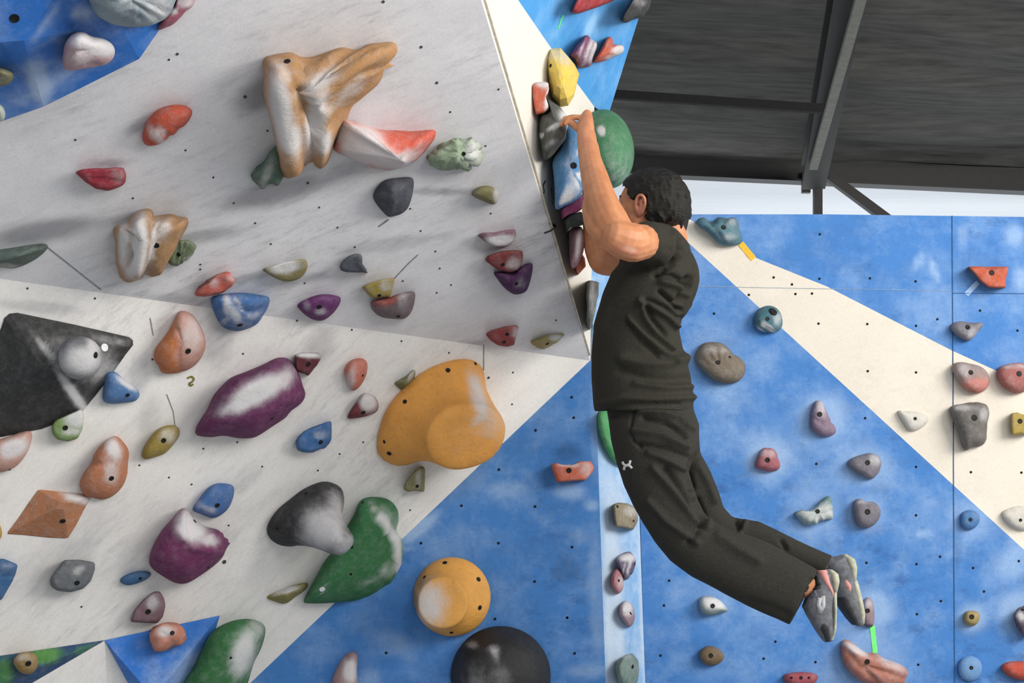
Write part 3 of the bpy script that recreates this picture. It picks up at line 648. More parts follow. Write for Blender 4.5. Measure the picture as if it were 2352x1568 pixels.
H('small green and white hold under the lower corner of the black pyramid', 'W2', 'Z6|278,180 300,150 370,120 440,90 455,130 445,200 420,250 370,267 310,258 282,225', .045, '7fa055', (155, 975), style='block', bolts=[(150, 982, .008)], chalk=[(0,175,955,26,30,0,.9),(0,165,990,24,10,0,.7)])
H('big purple sloper hold with a broad white chalk patch', 'W2', 'Z4|95,1520 110,1480 180,1370 215,1290 270,1220 350,1150 450,1110 570,1060 660,1015 710,1005 760,1015 800,1060 830,1110 862,1200 868,1290 845,1340 780,1390 740,1440 650,1500 560,1560 500,1585 400,1588 300,1570 200,1580 110,1570 90,1550', .15, '742a62', (590, 905), N=80,
  chalk=[(0,590,900,76,26,-28,1.05),(0,560,925,56,18,-20,.9),(0,645,875,40,22,-40,.7),(2,640,850,30,16,-40,.3)], folds=[([(520,960),(600,945),(690,905)],.008,14),([(500,900),(560,865),(650,835)],-.004,12)], bolts=[(494, 1003, .005), (625, 960, .005)])
H('dark maroon pocket hold above the end of the big purple sloper', 'W2', 'Z4|805,985 850,968 920,970 985,975 995,1020 975,1055 940,1090 905,1135 850,1118 808,1095', .05, '6b2b35', (705, 838), style='block', bolts=[(708, 836, .008)], chalk=[(0,705,815,34,7,3,.9)], namp=.003)
H('orange and grey teardrop hold right of the maroon pocket', 'W2', 'Z4|1165,1090 1190,1045 1230,1018 1290,1012 1328,1045 1325,1120 1300,1180 1260,1230 1220,1245 1195,1220 1170,1150', .055, 'd8745a', (822, 858), bolts=[(833, 862, .004)], chalk=[(0,805,870,12,30,10,.6)])
H('dark red and white teardrop hold below the orange teardrop', 'W2', 'Z4|1190,1445 1200,1400 1240,1340 1280,1280 1320,1260 1380,1285 1410,1340 1400,1390 1350,1420 1270,1440', .05, '802f3a', (838, 930), bolts=[(834, 947, .008)], chalk=[(0,845,922,20,26,-20,1.0),(0,830,918,14,14,0,.6)])
H('tiny olive hold tucked behind the big yellow one', 'W2', 'Z4|1525,1190 1560,1165 1620,1130 1650,1098 1675,1100 1672,1140 1655,1190 1630,1220 1580,1238 1550,1220', .035, '858250', (932, 875), style='cone', bolts=[(949, 886, .006)], chalk=[(0,945,862,6,20,30,.4)])
H('blue chipped crystal hold left of the big yellow one', 'W2', 'Z7|650,270 690,215 750,190 800,170 845,157 852,200 845,260 815,300 760,318 710,328 665,312', .05, '3470b0', (720, 1005), style='block', bolts=[(737, 1015, .007)], namp=.005, nfreq=30, chalk=[(0,735,1000,16,10,0,.4)])
H('yellow olive leaf shaped hold left of the tip of the big purple sloper', 'W2', 'Z6|768,320 790,270 840,210 890,182 940,180 967,200 965,240 930,290 890,330 840,350 790,363 766,350', .05, 'a88f2a', (368, 1016), bolts=[(376, 1011, .008)], chalk=[(0,385,1000,18,20,-30,.4)])
H('orange and white peanut shaped hold touching the orange diamond', 'W2', 'Z6|430,510 440,460 470,410 500,380 510,330 550,280 600,242 635,240 670,275 695,320 690,390 685,450 660,510 610,560 555,580 510,572 460,560', .06, 'c4774a', (243, 1075), bolts=[(256, 1098, .008)], chalk=[(0,260,1030,16,30,-20,.9),(0,255,1085,18,30,0,.6)], folds=[([(210,1062),(235,1068),(262,1060)],-.006,6)])
H('flat orange parallelogram hold with a grey upper facet', 'W2', 'Z6|35,765 100,680 160,590 208,525 330,538 440,550 495,562 450,640 410,720 365,790 260,785 140,772', .06, 'bf7a4a', (145, 1158), style='facet', N=64, bolts=[(144, 1196, .009)], chalk=[(0,180,1145,40,10,15,.9)], col2='8f8070', namp=0)
H('blue leaf hold at the upper right of the second purple hold', 'W2', 'Z7|100,635 130,580 180,520 230,492 300,497 322,515 318,570 290,630 240,670 200,678 150,660', .05, '3f74b8', (490, 1150), bolts=[(499, 1160, .008)], chalk=[(0,480,1170,20,10,20,.5),(0,455,1160,8,16,0,.3)])
H('purple and white fist shaped hold, the lower of the two purple slopers', 'W2', 'Z6|805,900 825,830 870,750 930,680 975,630 1010,632 1050,690 1110,725 1180,745 1212,790 1220,830 1200,890 1150,940 1080,990 1010,1030 950,1030 890,1000 820,950', .14, '7c2c63', (430, 1250), N=64,
  chalk=[(0,440,1210,40,32,40,1.0),(0,420,1192,14,30,30,.75),(0,480,1240,22,14,20,.75)], folds=[([(430,1180),(440,1220),(455,1250)],-.012,8),([(400,1210),(440,1255),(500,1265)],.01,10),([(455,1195),(490,1215),(520,1245)],.014,10)], bolts=[(447, 1197, .007), (478, 1302, .005)])
H('pale pink hold cut by the left edge below the black pyramid', 'W2', 'Z6|-80,330 -40,270 60,235 120,215 165,212 172,250 150,320 100,390 40,425 -20,432 -80,420', .05, 'd39a88', (20, 1040), chalk=[(0,30,1030,34,20,-20,1.1)], bolts=[(22, 1078, .004)])
H('grey hexagonal cushion hold at the lower left', 'W2', 'Z6|268,1010 300,960 345,905 430,903 512,918 512,960 490,1020 450,1060 380,1080 310,1072 275,1050', .06, '6d7278', (165, 1320), style='block', bolts=[(177, 1338, .008)], chalk=[(0,180,1310,16,10,-40,.5)])
H('tiny flat blue oval hold left of the fist shaped purple hold', 'W2', 'Z6|648,1010 680,985 740,965 800,968 815,985 790,1010 740,1032 690,1042 655,1030', .035, '3a73a8', (310, 1327), bolts=[(322, 1328, .005)])
H('mauve teardrop hold just above the peach hold', 'W2', 'Z6|702,1240 720,1180 770,1120 830,1075 862,1075 885,1110 893,1150 880,1210 850,1245 780,1245', .05, '80606c', (343, 1400), style='block', bolts=[(340, 1404, .009)], chalk=[(0,350,1385,16,20,0,.5)])
H('blue half hold cut by the left edge beside the grey cushion hold', 'W2', 'Z6|-60,960 -30,900 20,898 60,915 97,930 80,1000 50,1050 10,1120 -40,1130 -70,1060', .05, '2f68a0', (0, 1330), style='block', folds=[([(-10,1320),(30,1325)],-.006,4)], chalk=[(0,15,1300,16,8,0,.3)])
H('small yellow hold at the left edge level with the orange diamond', 'W2', 'Z6|-40,720 -5,715 10,745 8,780 -10,800 -40,790', .03, 'c79c22', (-6, 1223))
lofthold('black horn hold whose chalky grey neck overlaps the green hold', 'W2', [
  ('Z7|500,720 505,775 545,815 600,832 660,828 740,790 830,740 890,690 915,610 915,560 900,515 850,487 790,483 700,520 620,580 550,640', -.004),
  ('Z7|500,720 505,775 545,815 600,832 660,828 740,790 830,740 890,690 915,610 915,560 900,515 850,487 790,483 700,520 620,580 550,640', .02),
  ('Z7|512,720 520,770 555,805 620,828 690,822 760,835 840,770 890,690 908,610 908,560 890,520 850,500 795,495 710,530 630,590 560,650', .045),
  ('Z7|640,720 650,780 700,815 760,838 830,800 890,730 888,670 885,600 850,570 780,580 710,630', .10),
  ('Z7|710,740 730,800 780,840 840,860 900,800 920,740 890,680 850,650 780,670', .15),
  ('Z7|790,780 800,840 850,880 900,880 950,830 955,760 920,725 850,720', .20),
  ('Z7|840,800 840,850 870,885 910,885 960,850 985,800 970,760 925,735 870,750', .235),
  ('Z7|860,810 865,845 890,865 925,860 955,830 962,800 945,770 910,765 875,780', .262)], '37383a', smooth=3,
  chalk=[(0,745,1215,50,50,30,.9),(0,770,1190,26,60,0,.7),(0,790,1250,40,30,0,.6)], bolts=[(703, 1133, .006), (637, 1213, .006)])

GRB='2f7d45'
gh = H('big green heart shaped sloper hold behind the black horn', 'W2', 'Z7|700,1135 760,1140 870,1135 1000,1122 1110,1080 1190,1000 1232,890 1228,800 1200,745 1210,690 1203,630 1160,582 1100,566 1040,568 1000,590 975,650 930,730 875,840 820,900 740,1040 702,1115', .10, GRB, (835, 1270), N=90, style='dome',
  chalk=[(0,890,1210,60,9,55,1.0),(0,915,1270,70,8,88,.9),(0,890,1310,30,14,-50,.5),(0,740,1353,7,8,0,1.8),(0,880,1180,30,20,30,.35),(0,870,1330,60,8,-20,.4)],
  folds=[([(855,1175),(885,1205),(908,1245),(912,1290),(890,1330)],.012,9),([(870,1185),(900,1220)],-.004,6)], bolts=[(808,1256,.005),(806,1318,.005),(833,1154,.004)])
bpy.context.view_layer.update(); white_dot(gh, 740, 1353, .010)
H('long green rounded hold cut by the bottom edge', 'W2', 'Z7|20,1640 50,1560 110,1470 190,1310 280,1245 380,1222 450,1232 488,1260 490,1310 465,1390 430,1460 400,1560 370,1640 330,1740 200,1800 60,1760', .13, '2c7a3d', (540, 1530), N=64, chalk=[(0,560,1500,26,60,15,.9),(0,590,1440,20,30,0,.5),(0,510,1552,8,8,0,1.2)], bolts=[(530,1510,.004)])
H('thin olive crescent hold below the black horn', 'W2', 'Z7|500,1105 560,1070 640,1040 715,1028 712,1060 660,1100 600,1140 540,1128', .05, '9a9040', (660, 1363), style='cone', chalk=[(0,655,1355,30,8,-15,.8)])
lofthold('very large yellow egg shaped hold with a flat round end', 'W2', [
  ('Z8|32,450 45,370 80,280 150,190 240,115 330,70 430,48 500,62 535,110 542,180 560,260 590,330 560,430 480,500 380,530 250,525 150,552 80,535 40,500', -.004),
  ('Z8|32,450 45,370 80,280 150,190 240,115 330,70 430,48 500,62 535,110 542,180 560,260 590,330 560,430 480,500 380,530 250,525 150,552 80,535 40,500', .015),
  ('Z8|60,450 75,380 105,300 170,215 255,145 340,100 430,75 490,85 522,125 538,190 575,260 600,330 580,430 490,510 380,540 260,520 160,530 95,515', .05),
  ('Z8|150,430 175,350 240,270 320,215 420,180 490,180 540,215 585,270 615,330 605,430 520,525 400,555 290,525 200,500', .10),
  ('Z8|245,430 260,360 320,290 400,255 500,250 570,270 620,320 634,380 615,460 545,530 430,566 340,555 270,505', .16),
  ('Z8|262,430 275,370 325,300 405,262 500,258 570,275 620,322 636,380 615,460 545,532 430,568 345,558 280,505', .20),
  ('Z8|268,430 283,375 330,308 408,270 500,264 566,282 612,326 628,380 608,455 540,522 430,558 350,549 288,500', .208),
  ('Z8|300,430 320,390 360,340 420,300 500,290 550,310 580,350 590,390 570,440 510,500 430,525 360,515 320,480', .210)], 'ffaa10', smooth=1, rough=.6,
  chalk=[(0,1100,915,18,60,-15,.8),(0,1130,970,30,40,-30,.45),(0,1060,1000,60,60,0,.12)], bolts=[(1029,850,.008),(930,922,.007),(894,1041,.008),(883,1014,.006),(1092,835,.006)])
H('small beige green ribbed wedge hold below the big yellow one', 'W2', 'Z7|1238,525 1245,490 1290,430 1335,398 1352,410 1352,470 1350,538 1300,532 1260,538', .04, '95905f', (952, 1105), style='block', bolts=[(958, 1116, .006)], chalk=[(0,960,1100,8,24,0,.4)], folds=[([(953,1080),(945,1120)],-.004,3)])
H('peach coloured lumpy hold on the blue triangular volume', 'W2', 'Z6|810,1320 830,1270 880,1245 950,1245 990,1275 1002,1320 985,1355 930,1370 880,1395 840,1400 815,1365', .10, 'd8866a', (385, 1462), namp=.007, nfreq=26, bolts=[(396, 1453, .007)], levels=[(1,.2),(1,.55),(.97,.7),(.9,.8),(.78,.88),(.6,.95),(.35,.99),(.15,1)], chalk=[(0,380,1450,20,14,0,.8)])
H('round yellow brown hold on the dark blue green volume, bottom left', 'W2', 'Z6|72,1460 90,1420 130,1400 180,1408 203,1440 198,1490 160,1520 110,1512', .075, 'a3823f', (60, 1522), bolts=[(65, 1523, .009)], levels=[(1,.1),(1,.5),(.97,.7),(.88,.85),(.7,.94),(.45,.99),(.15,1)], chalk=[(0,55,1510,20,10,0,.3)])
# --- blue left wall
lofthold('yellow drum shaped hold with a pale chalked round face', 'B1', [(ell(1038,1370,89,91),-.004),(ell(1038,1370,89,91),.02),(ell(1036,1371,84,86),.045),(ell(1028,1374,70,72),.075),(ell(1020,1380,60,62),.105),(ell(1017,1383,58,60),.15),(ell(1017,1383,56,58),.158),(ell(1017,1383,52,54),.160),(ell(1017,1383,30,30),.161)], 'ffb01c', smooth=0, rough=.55,
  chalk=[(0,990,1385,36,50,0,.85),(2,965,1330,12,40,20,.55),(2,985,1450,40,10,20,.5),(2,952,1390,10,50,0,.7)], bolts=[(1022,1292,.008),(1099,1330,.008),(1102,1395,.008),(1037,1452,.006),(975,1325,.006)])
H('large round black dome hold at the bottom edge', 'B1', ell(1150,1552,115,115), .14, '2d2d2f', (1150,1552), N=64, chalk=[(0,1137,1504,12,14,0,.9),(0,1120,1560,60,40,0,.28),(0,1085,1480,14,10,0,.5)], levels=[(1,0),(.995,.15),(.97,.22),(.93,.3),(.84,.5),(.7,.74),(.52,.9),(.3,.98),(.15,1)], rough=.5)
H('orange bolted ledge hold left of the climber at thigh height', 'B1', 'Z8|848,548 870,535 900,545 950,545 985,528 1035,528 1052,560 1040,585 1010,618 940,622 875,628 862,590', .05, 'd9694a', (1313, 1084), style='block', bolts=[(1307, 1080, .009)], chalk=[(0,1345,1080,14,20,0,.5),(0,1310,1068,40,5,0,.5)])
H('pale pink pointed fin hold at the bottom edge on the blue wall', 'B1', 'Z7|850,1560 870,1500 910,1430 950,1400 985,1408 990,1450 985,1510 990,1600 960,1680 900,1680 860,1620', .06, 'b98f92', (800, 1545), chalk=[(0,805,1540,18,30,0,.9),(2,800,1508,8,10,0,.5)])
# --- worn corner panel
H('bright green hold mostly hidden behind the thigh of the climber', 'C', 'F|1374,950 1395,935 1440,940 1480,980 1470,1040 1440,1070 1412,1062 1390,1030 1376,990', .05, '3fa860', (1425, 1000))
H('beige pentagon hold left of the knee of the climber', 'C', 'Y5|372,605 400,595 450,600 490,620 505,665 505,695 480,745 440,735 385,728 376,670', .05, '8f8266', (1435, 1186), style='block', bolts=[(1418, 1163, .005), (1455, 1196, .004)], chalk=[(0,1445,1175,20,14,20,.4)])
H('purple and beige striped hold on the worn corner, topmost of the small column', 'C', 'Y5|390,900 420,870 465,862 492,900 490,940 470,990 440,1012 420,985 400,945', .05, '6d5f80', (1438, 1300), bolts=[(1457, 1294, .006)], chalk=[(0,1440,1280,26,10,0,.8),(0,1445,1300,4,26,15,.7),(0,1432,1310,3,26,15,.6)], folds=[([(1428,1290),(1438,1325)],-.006,3),([(1442,1288),(1448,1322)],-.006,3)])
H('small pink oval hold touching the lower left of the striped hold', 'C', 'Y5|360,1030 370,975 395,950 420,975 428,1020 425,1060 400,1088 375,1070', .045, 'b57078', (1417, 1334), bolts=[(1421, 1333, .005)], chalk=[(0,1425,1340,10,16,0,.5)])
H('pale pink and mauve oval hold on the worn corner, second from the bottom edge', 'C', 'Y5|403,1190 412,1145 440,1125 475,1150 488,1190 485,1240 460,1268 435,1250 415,1220', .045, 'a08594', (1440, 1408), bolts=[(1448, 1408, .006)], chalk=[(0,1440,1395,14,20,0,.8)], folds=[([(1422,1412),(1455,1405)],-.004,3)])
H('grey green wrinkled hold on the worn corner at the bottom edge', 'C', 'Y5|380,1480 400,1435 450,1410 495,1440 505,1490 495,1560 450,1600 400,1580 385,1530', .06, '77928c', (1438, 1525), bolts=[(1453, 1530, .007)], namp=.006, nfreq=30, ridged=True, chalk=[(0,1430,1500,20,14,0,.5)])
# --- blue right wall
H('large teal three lobed hold at the top of the right wall beside the head', 'B2', 'Y6|135,95 150,70 200,60 250,85 300,60 350,65 390,55 425,80 440,150 455,195 440,230 400,240 350,245 310,235 270,200 220,155', .07, '4f8090', (1655, 525), bolts=[(1662, 522, .009)], namp=.006, nfreq=18, chalk=[(0,1675,545,18,14,0,.4),(0,1680,510,10,14,0,.3)], folds=[([(1628,505),(1645,530),(1660,550)],-.01,6)])
H('round teal hold with finger pockets on the edge of the white stripe', 'B2', 'Y6|530,740 550,690 590,660 640,650 690,670 720,720 725,780 700,820 640,835 580,820 540,790', .06, '3e7585', (1765, 733), bolts=[(1776, 715, .016), (1763, 732, .007)], chalk=[(0,1755,745,8,5,40,1.2),(0,1768,752,18,5,40,1.0),(0,1750,760,18,4,40,.7),(0,1785,735,10,16,0,.5)], folds=[([(1740,740),(1775,762)],-.008,4),([(1738,752),(1765,768)],-.008,3)])
H('brown potato shaped hold with finger ridges right of the back of the climber', 'B2', 'Y6|135,1010 150,950 190,905 250,895 320,905 370,945 390,975 440,1000 475,1050 470,1110 430,1160 360,1175 290,1165 230,1130 170,1070', .07, '7d6f5f', (1655, 840), bolts=[(1650, 832, .008), (1676, 820, .005)], folds=[([(1625,805),(1640,830)],-.008,4),([(1645,798),(1652,825)],-.008,4),([(1608,820),(1630,840)],-.008,4),([(1665,800),(1662,822)],-.006,4)], chalk=[(0,1645,805,30,10,0,.35)])
H('orange half moon hold with a flat top, upper right', 'B2', 'Y6|1968,388 2030,385 2110,388 2180,385 2250,390 2240,430 2228,480 2232,530 2180,535 2110,528 2060,490 2010,430', .06, 'd2562a', (2275, 635), style='block', bolts=[(2278, 626, .010)], folds=[([(2260,612),(2285,614),(2300,618)],-.008,4)])
H('grey pink small wedge hold on the vertical panel seam', 'B2', 'Y6|1855,790 1880,765 1930,755 1990,765 2070,765 2075,785 2040,830 2000,875 1965,888 1910,860 1870,825', .05, '83808c', (2222, 757), bolts=[(2223, 751, .009)], chalk=[(0,2235,765,16,14,0,.4),(1,2230,742,20,6,0,.4)])
H('grey and pink egg hold on the white stripe, left of the reddish egg', 'B2', 'Y6|1868,1080 1880,1040 1930,1030 1990,1040 2060,1060 2105,1100 2120,1160 2095,1215 2030,1242 1960,1215 1910,1160', .065, 'a08a86', (2230, 868), bolts=[(2230, 855, .009)], col2='d07f74', chalk=[(1,2240,890,40,20,-10,1.2),(0,2215,850,20,14,0,.4)])
H('dusty red egg hold at the right edge on the white stripe', 'B2', 'Y6|2165,1110 2185,1065 2250,1042 2330,1035 2400,1060 2430,1120 2410,1190 2340,1235 2280,1238 2220,1205 2180,1160', .065, 'b06560', (2325, 868), bolts=[(2341, 858, .010)], chalk=[(0,2330,840,36,8,0,.4)])
H('grey brown molar shaped hold on the white stripe', 'B2', 'Y6|1850,1350 1880,1320 1950,1308 2040,1300 2100,1320 2118,1370 2105,1440 2100,1500 2095,1560 2060,1595 2000,1605 1960,1625 1930,1580 1905,1500 1870,1420', .08, '6f6a66', (2235, 968), bolts=[(2238, 959, .011)], chalk=[(0,2215,935,30,8,0,.5),(0,2260,950,10,20,0,.4)], namp=.003, N=56)
H('mustard yellow square hold at the right edge', 'B2', 'Y6|2265,1375 2310,1368 2345,1385 2400,1375 2410,1450 2380,1520 2320,1515 2270,1525 2262,1440', .05, 'b89c33', (2342, 972), style='block', bolts=[(2343, 967, .009)])
H('mauve pointed hold on the blue below the white stripe, left of the molar shaped one', 'B2', 'Y7|680,240 685,195 705,155 735,155 755,190 775,235 800,275 808,310 780,330 740,332 700,310 680,280', .055, '8f7790', (1885, 965), bolts=[(1883, 951, .009)], chalk=[(0,1885,935,12,26,0,.5)], folds=[([(1875,965),(1890,972),(1915,968)],-.006,4)])
H('small coral pink triangular hold inside a chalk halo', 'B2', 'Y7|403,480 415,430 435,395 465,388 500,400 515,440 528,470 520,495 480,508 435,500', .05, 'b0606a', (1763, 1058), bolts=[(1763, 1056, .009)], namp=.003, nfreq=30, chalk=[(0,1760,1040,20,12,0,.4)])
H('grey teardrop hold pointing left, upper of the grey pair', 'B2', 'Y7|865,470 880,445 930,425 980,415 1020,430 1035,470 1020,515 985,545 940,530 890,500', .055, '7f7a88', (1990, 1068), bolts=[(1993, 1062, .009)], chalk=[(0,2010,1055,14,20,0,.35)])
H('teal blackberry textured curved hold beside the grey pair', 'B2', 'Y7|600,715 625,705 670,705 710,680 735,650 770,630 785,660 792,710 790,745 740,750 700,772 650,775 620,745', .05, '5f8f8c', (1878, 1178), bolts=[(1878, 1174, .008)], folds=[([(x,y),(x+.1,y)],   .010, 4.6) for x,y in ((1832,1180),(1845,1187),(1842,1175),(1858,1193),(1857,1180),(1872,1197),(1890,1190),(1893,1172),(1905,1182),(1906,1165),(1895,1157),(1903,1148),(1872,1163))], N=90, chalk=[(0,1880,1180,60,26,0,.6)])
H('grey rounded hold with a flat left side, lower of the grey pair', 'B2', 'Y7|893,680 905,650 935,645 960,658 1000,662 1028,690 1030,730 1005,770 960,792 920,780 900,740', .06, '7c7784', (1992, 1180), bolts=[(1993, 1175, .010)], chalk=[(0,1985,1150,20,8,0,.4)])
H('small chalky grey green hold under the shin of the climber', 'B2', 'Y5|835,1150 845,1105 900,1100 950,1125 985,1165 990,1180 940,1195 890,1205 850,1190', .055, '8fa3a3', (1630, 1390), bolts=[(1637, 1391, .008)], chalk=[(0,1640,1385,30,14,10,1.0)])
H('small brown oval hold near the bottom, left of the shoes', 'B2', 'Y5|833,1420 850,1385 890,1368 940,1385 970,1420 955,1455 910,1475 860,1465', .05, '80684a', (1633, 1506), bolts=[(1633, 1505, .008)])
H('pink grey hold behind the toe of the far shoe', 'B2', 'Y7|942,1180 950,1150 968,1138 990,1155 1000,1200 1000,1260 990,1285 960,1285 945,1250', .05, '9f8490', (1994, 1405), bolts=[(1993, 1402, .008)], chalk=[(0,1990,1385,14,14,0,.5),(2,1993,1438,16,5,0,1)])
H('big salmon coloured boomerang ledge hold near the bottom right', 'B2', 'Y7|832,1385 845,1352 880,1360 920,1390 960,1412 1010,1418 1060,1450 1120,1470 1165,1500 1165,1540 1150,1570 1080,1600 1000,1580 920,1550 860,1490 835,1430', .08, 'b9705c', (1990, 1525), bolts=[(1992, 1519, .009)], N=64, chalk=[(0,1965,1490,40,10,30,.7),(0,2050,1525,40,14,30,.5)], folds=[([(1945,1495),(1975,1530),(2010,1560)],-.012,6),([(1990,1530),(2040,1545),(2080,1560)],-.01,5)], namp=.003)
H('red flat oval hold at the bottom edge', 'B2', 'Y7|545,1530 590,1515 650,1512 700,1520 718,1540 690,1575 620,1590 560,1570', .05, 'b04a58', (1837, 1556), bolts=[(1840, 1556, .006), (1858, 1556, .004), (1818, 1556, .004)])
H('small yellow square hold right of the panel seam', 'B2', 'Y7|1448,1240 1460,1210 1490,1205 1525,1215 1528,1245 1510,1275 1475,1280 1452,1262', .045, 'b39a55', (2232, 1418), bolts=[(2232, 1416, .009)])
H('grey purple twisted hold at the right edge', 'B2', 'Y7|1695,1230 1710,1195 1745,1175 1790,1185 1810,1250 1790,1320 1750,1335 1715,1290', .06, '6c5f70', (2350, 1418), namp=.010, nfreq=22, ridged=True, bolts=[(2349, 1400, .006)], chalk=[(0,2345,1415,14,10,40,.7)])
H('bright orange red flattened hold at the bottom right corner', 'B2', 'Y7|1635,1490 1660,1465 1710,1458 1780,1462 1810,1500 1790,1545 1730,1552 1670,1530', .055, 'd0482a', (2340, 1538))
H('white hold blending into the white stripe, left of the molar shaped one', 'B2', 'Y7|1118,205 1160,205 1220,210 1270,235 1260,270 1215,300 1175,300 1145,260', .035, 'e2ddd4', (2098, 962), bolts=[(2102, 961, .006)])
H('white rounded hold on the lower part of the white stripe at the right edge', 'B2', 'Y7|1640,715 1680,690 1740,680 1800,700 1810,760 1770,800 1710,795 1660,760', .035, 'e0dad0', (2340, 1193), bolts=[(2344, 1194, .006)])
H('blue dome hold painted like the wall, above the yellow square hold', 'B2', 'Y7|1430,750 1440,715 1480,700 1520,715 1530,750 1510,785 1475,800 1440,785', .035, '4484c6', (2229, 1194), bolts=[(2229, 1193, .007)])
H('pale blue dome hold at the bottom right on the seam', 'B2', 'Y7|1420,1490 1435,1450 1480,1430 1525,1450 1540,1490 1525,1540 1480,1560 1435,1540', .035, '66a0dc', (2230, 1533), bolts=[(2231, 1533, .007)])
# --- on the blue volume, top left
H('big grey blue wrinkled sloper hold at the top left edge', 'TL', 'Z1|640,-60 650,30 680,90 740,140 830,180 940,195 1050,190 1150,160 1220,110 1250,50 1270,-60 1150,-180 900,-220 720,-180', .11, '8fa6b4', (305, 0), N=64, chalk=[(0,360,15,30,40,0,.7),(0,300,10,60,20,0,.4)], folds=[([(235,-10),(280,20),(330,45)],-.010,4),([(265,-20),(320,15),(365,45)],-.010,4),([(300,-20),(350,10),(385,30)],-.010,4),([(215,10),(260,40),(300,55)],-.008,4),([(285,5),(290,50)],-.006,3)])
H('white and pink thumb shaped hold on the blue volume', 'TL', 'Z1|455,380 470,310 510,255 560,230 610,235 660,262 740,278 800,310 828,360 815,420 770,460 700,480 600,495 510,508 465,495 450,450', .08, 'c89aa4', (205, 115), chalk=[(0,225,105,44,24,10,1.3),(0,190,95,30,20,0,1.0),(0,190,130,40,20,0,.6)], folds=[([(150,140),(175,120),(200,118)],-.006,4),([(203,149),(225,147)],-.01,3)])
H('pink red hold cut between the blue volume and the top edge', 'W1', 'F|362,68 375,40 400,14 415,-30 450,-40 446,5 425,28 405,50 385,62', .04, 'b05a72', (405, 25), chalk=[(0,400,25,8,8,0,.8),(0,425,5,20,16,0,.7)], namp=.003)
H('muddy yellow hold on the dark side of the blue volume', 'TL2', 'Z1|-60,520 -20,490 40,500 95,530 90,580 40,615 -30,610', .05, '7c7a50', (8, 176), chalk=[(0,5,185,16,10,0,.3)])
H('pale greenish hold at the left edge under the blue volume', 'TL2', 'Z1|-60,770 -20,745 20,770 38,820 25,865 -20,880 -60,860', .05, 'b7c8b4', (-5, 258), chalk=[(0,-2,262,14,20,0,.5)])
# --- on the blue top panel
H('bright red wedge hold cut by the top edge', 'B3', 'Y1|835,110 850,60 880,0 920,-70 1060,-120 1260,-100 1240,-10 1160,30 1040,75 900,122 850,122', .07, 'b3202a', (1350, -5), style='block')
H('purple streaked hold on the blue top panel left of the orange fork', 'B3', 'Y1|820,500 860,430 910,370 955,320 985,320 1010,350 1060,385 1065,430 1040,500 1010,590 960,605 900,612 880,580 850,530', .07, '83406f', (1342, 120), chalk=[(0,1352,115,6,40,20,.7),(0,1367,110,7,40,20,.8),(0,1335,115,4,30,20,.4)], folds=[([(1350,95),(1335,145)],-.006,4)])
H('orange forked hold with a white tip on the blue top panel', 'B3', 'Y1|1030,560 1080,470 1120,400 1150,345 1185,330 1205,360 1210,400 1260,400 1300,415 1305,455 1270,490 1200,520 1130,550', .07, 'd4532e', (1390, 120), chalk=[(0,1422,115,16,12,-20,1.1),(0,1405,130,20,6,-20,.6)])
H('dark grey jagged hold on the right edge of the blue top panel', 'B3', 'Y1|1278,195 1310,130 1350,70 1385,0 1440,-80 1560,-60 1540,60 1480,150 1400,170 1320,205', .09, '3d3d3f', (1455, 5), style='block', namp=.004, chalk=[(0,1470,5,16,12,0,.35)])
# --- on the bright side of the prow
def B(label, Y, outline, dep, col, back=1.0, **kw): return H(label, fplane(Y), outline, dep, col, back=back, **kw)
B('large faceted yellow hold at the top of the prow side', 5.2, 'Y1|640,425 700,428 760,455 815,505 860,570 886,630 880,720 850,820 820,900 795,960 760,985 710,945 660,900 625,850 625,760 605,680 605,580 615,500', .12, 'f5d020', peak=(1288, 175), style='facet', N=14, chalk=[(0,1285,125,40,20,10,.5)], namp=.01, nfreq=9, levels=[(1,0),(.93,.35),(.72,.7),(.4,.93),(.15,1)], bolts=[(1265, 151, .006)])
B('orange and white block hold on the prow side, left of the big yellow one', 5.04, 'Y1|475,760 520,740 590,735 625,745 632,800 622,840 600,870 625,940 635,985 590,1020 515,1035 495,960 480,880', .05, 'd9603a', style='block', chalk=[(0,1248,192,20,10,0,.8),(0,1258,228,6,30,10,1.0)])
B('dark grey blade hold the climber hangs from', 5.1, 'Y1|612,880 680,925 740,975 775,1025 800,1060 805,1110 795,1180 765,1270 700,1350 650,1410 595,1445 570,1400 550,1300 540,1200 548,1090 560,1030 620,1000 638,950', .13, '54564f', peak=(1277, 285), chalk=[(0,1275,290,26,7,-25,.7),(0,1300,275,14,22,-20,1.0),(0,1243,312,5,5,0,1.3),(0,1265,330,20,8,-30,.4)], namp=.003, N=56)
B('thin pink hold along the lower right rim of the dark grey blade', 5.3, 'Y1|640,1440 660,1390 720,1310 770,1230 795,1170 805,1200 790,1270 750,1340 710,1410 665,1450', .04, 'c98d8a', style='dome')
B('large sky blue streaky hold behind the forearm of the climber', 5.13, 'Y2|325,262 365,238 400,245 425,300 440,560 430,760 380,820 300,860 240,880 232,760 225,640 218,530 280,420', .07, '4590cc', peak=(1310, 385), N=56, levels=[(1,0),(.97,.4),(.85,.7),(.6,.9),(.3,1)], chalk=[(0,1325,405,30,5,-35,1.1),(0,1320,425,30,4,-35,1.0),(0,1305,455,34,5,-35,1.1),(0,1330,345,20,6,-50,.5),(0,1305,375,12,18,0,.5)], bolts=[(1318, 380, .010)])
B('magenta hold below the sky blue one behind the forearm', 5.22, 'Y2|272,880 320,845 380,790 440,770 450,860 400,900 330,925 285,955', .06, '852a62', style='block')
B('black block hold under the magenta one', 5.22, 'Y2|300,960 340,920 420,895 450,920 450,985 400,1005 345,1020 320,1055', .06, '2c3130', style='block', chalk=[(0,1311,527,4,4,0,1.2)])
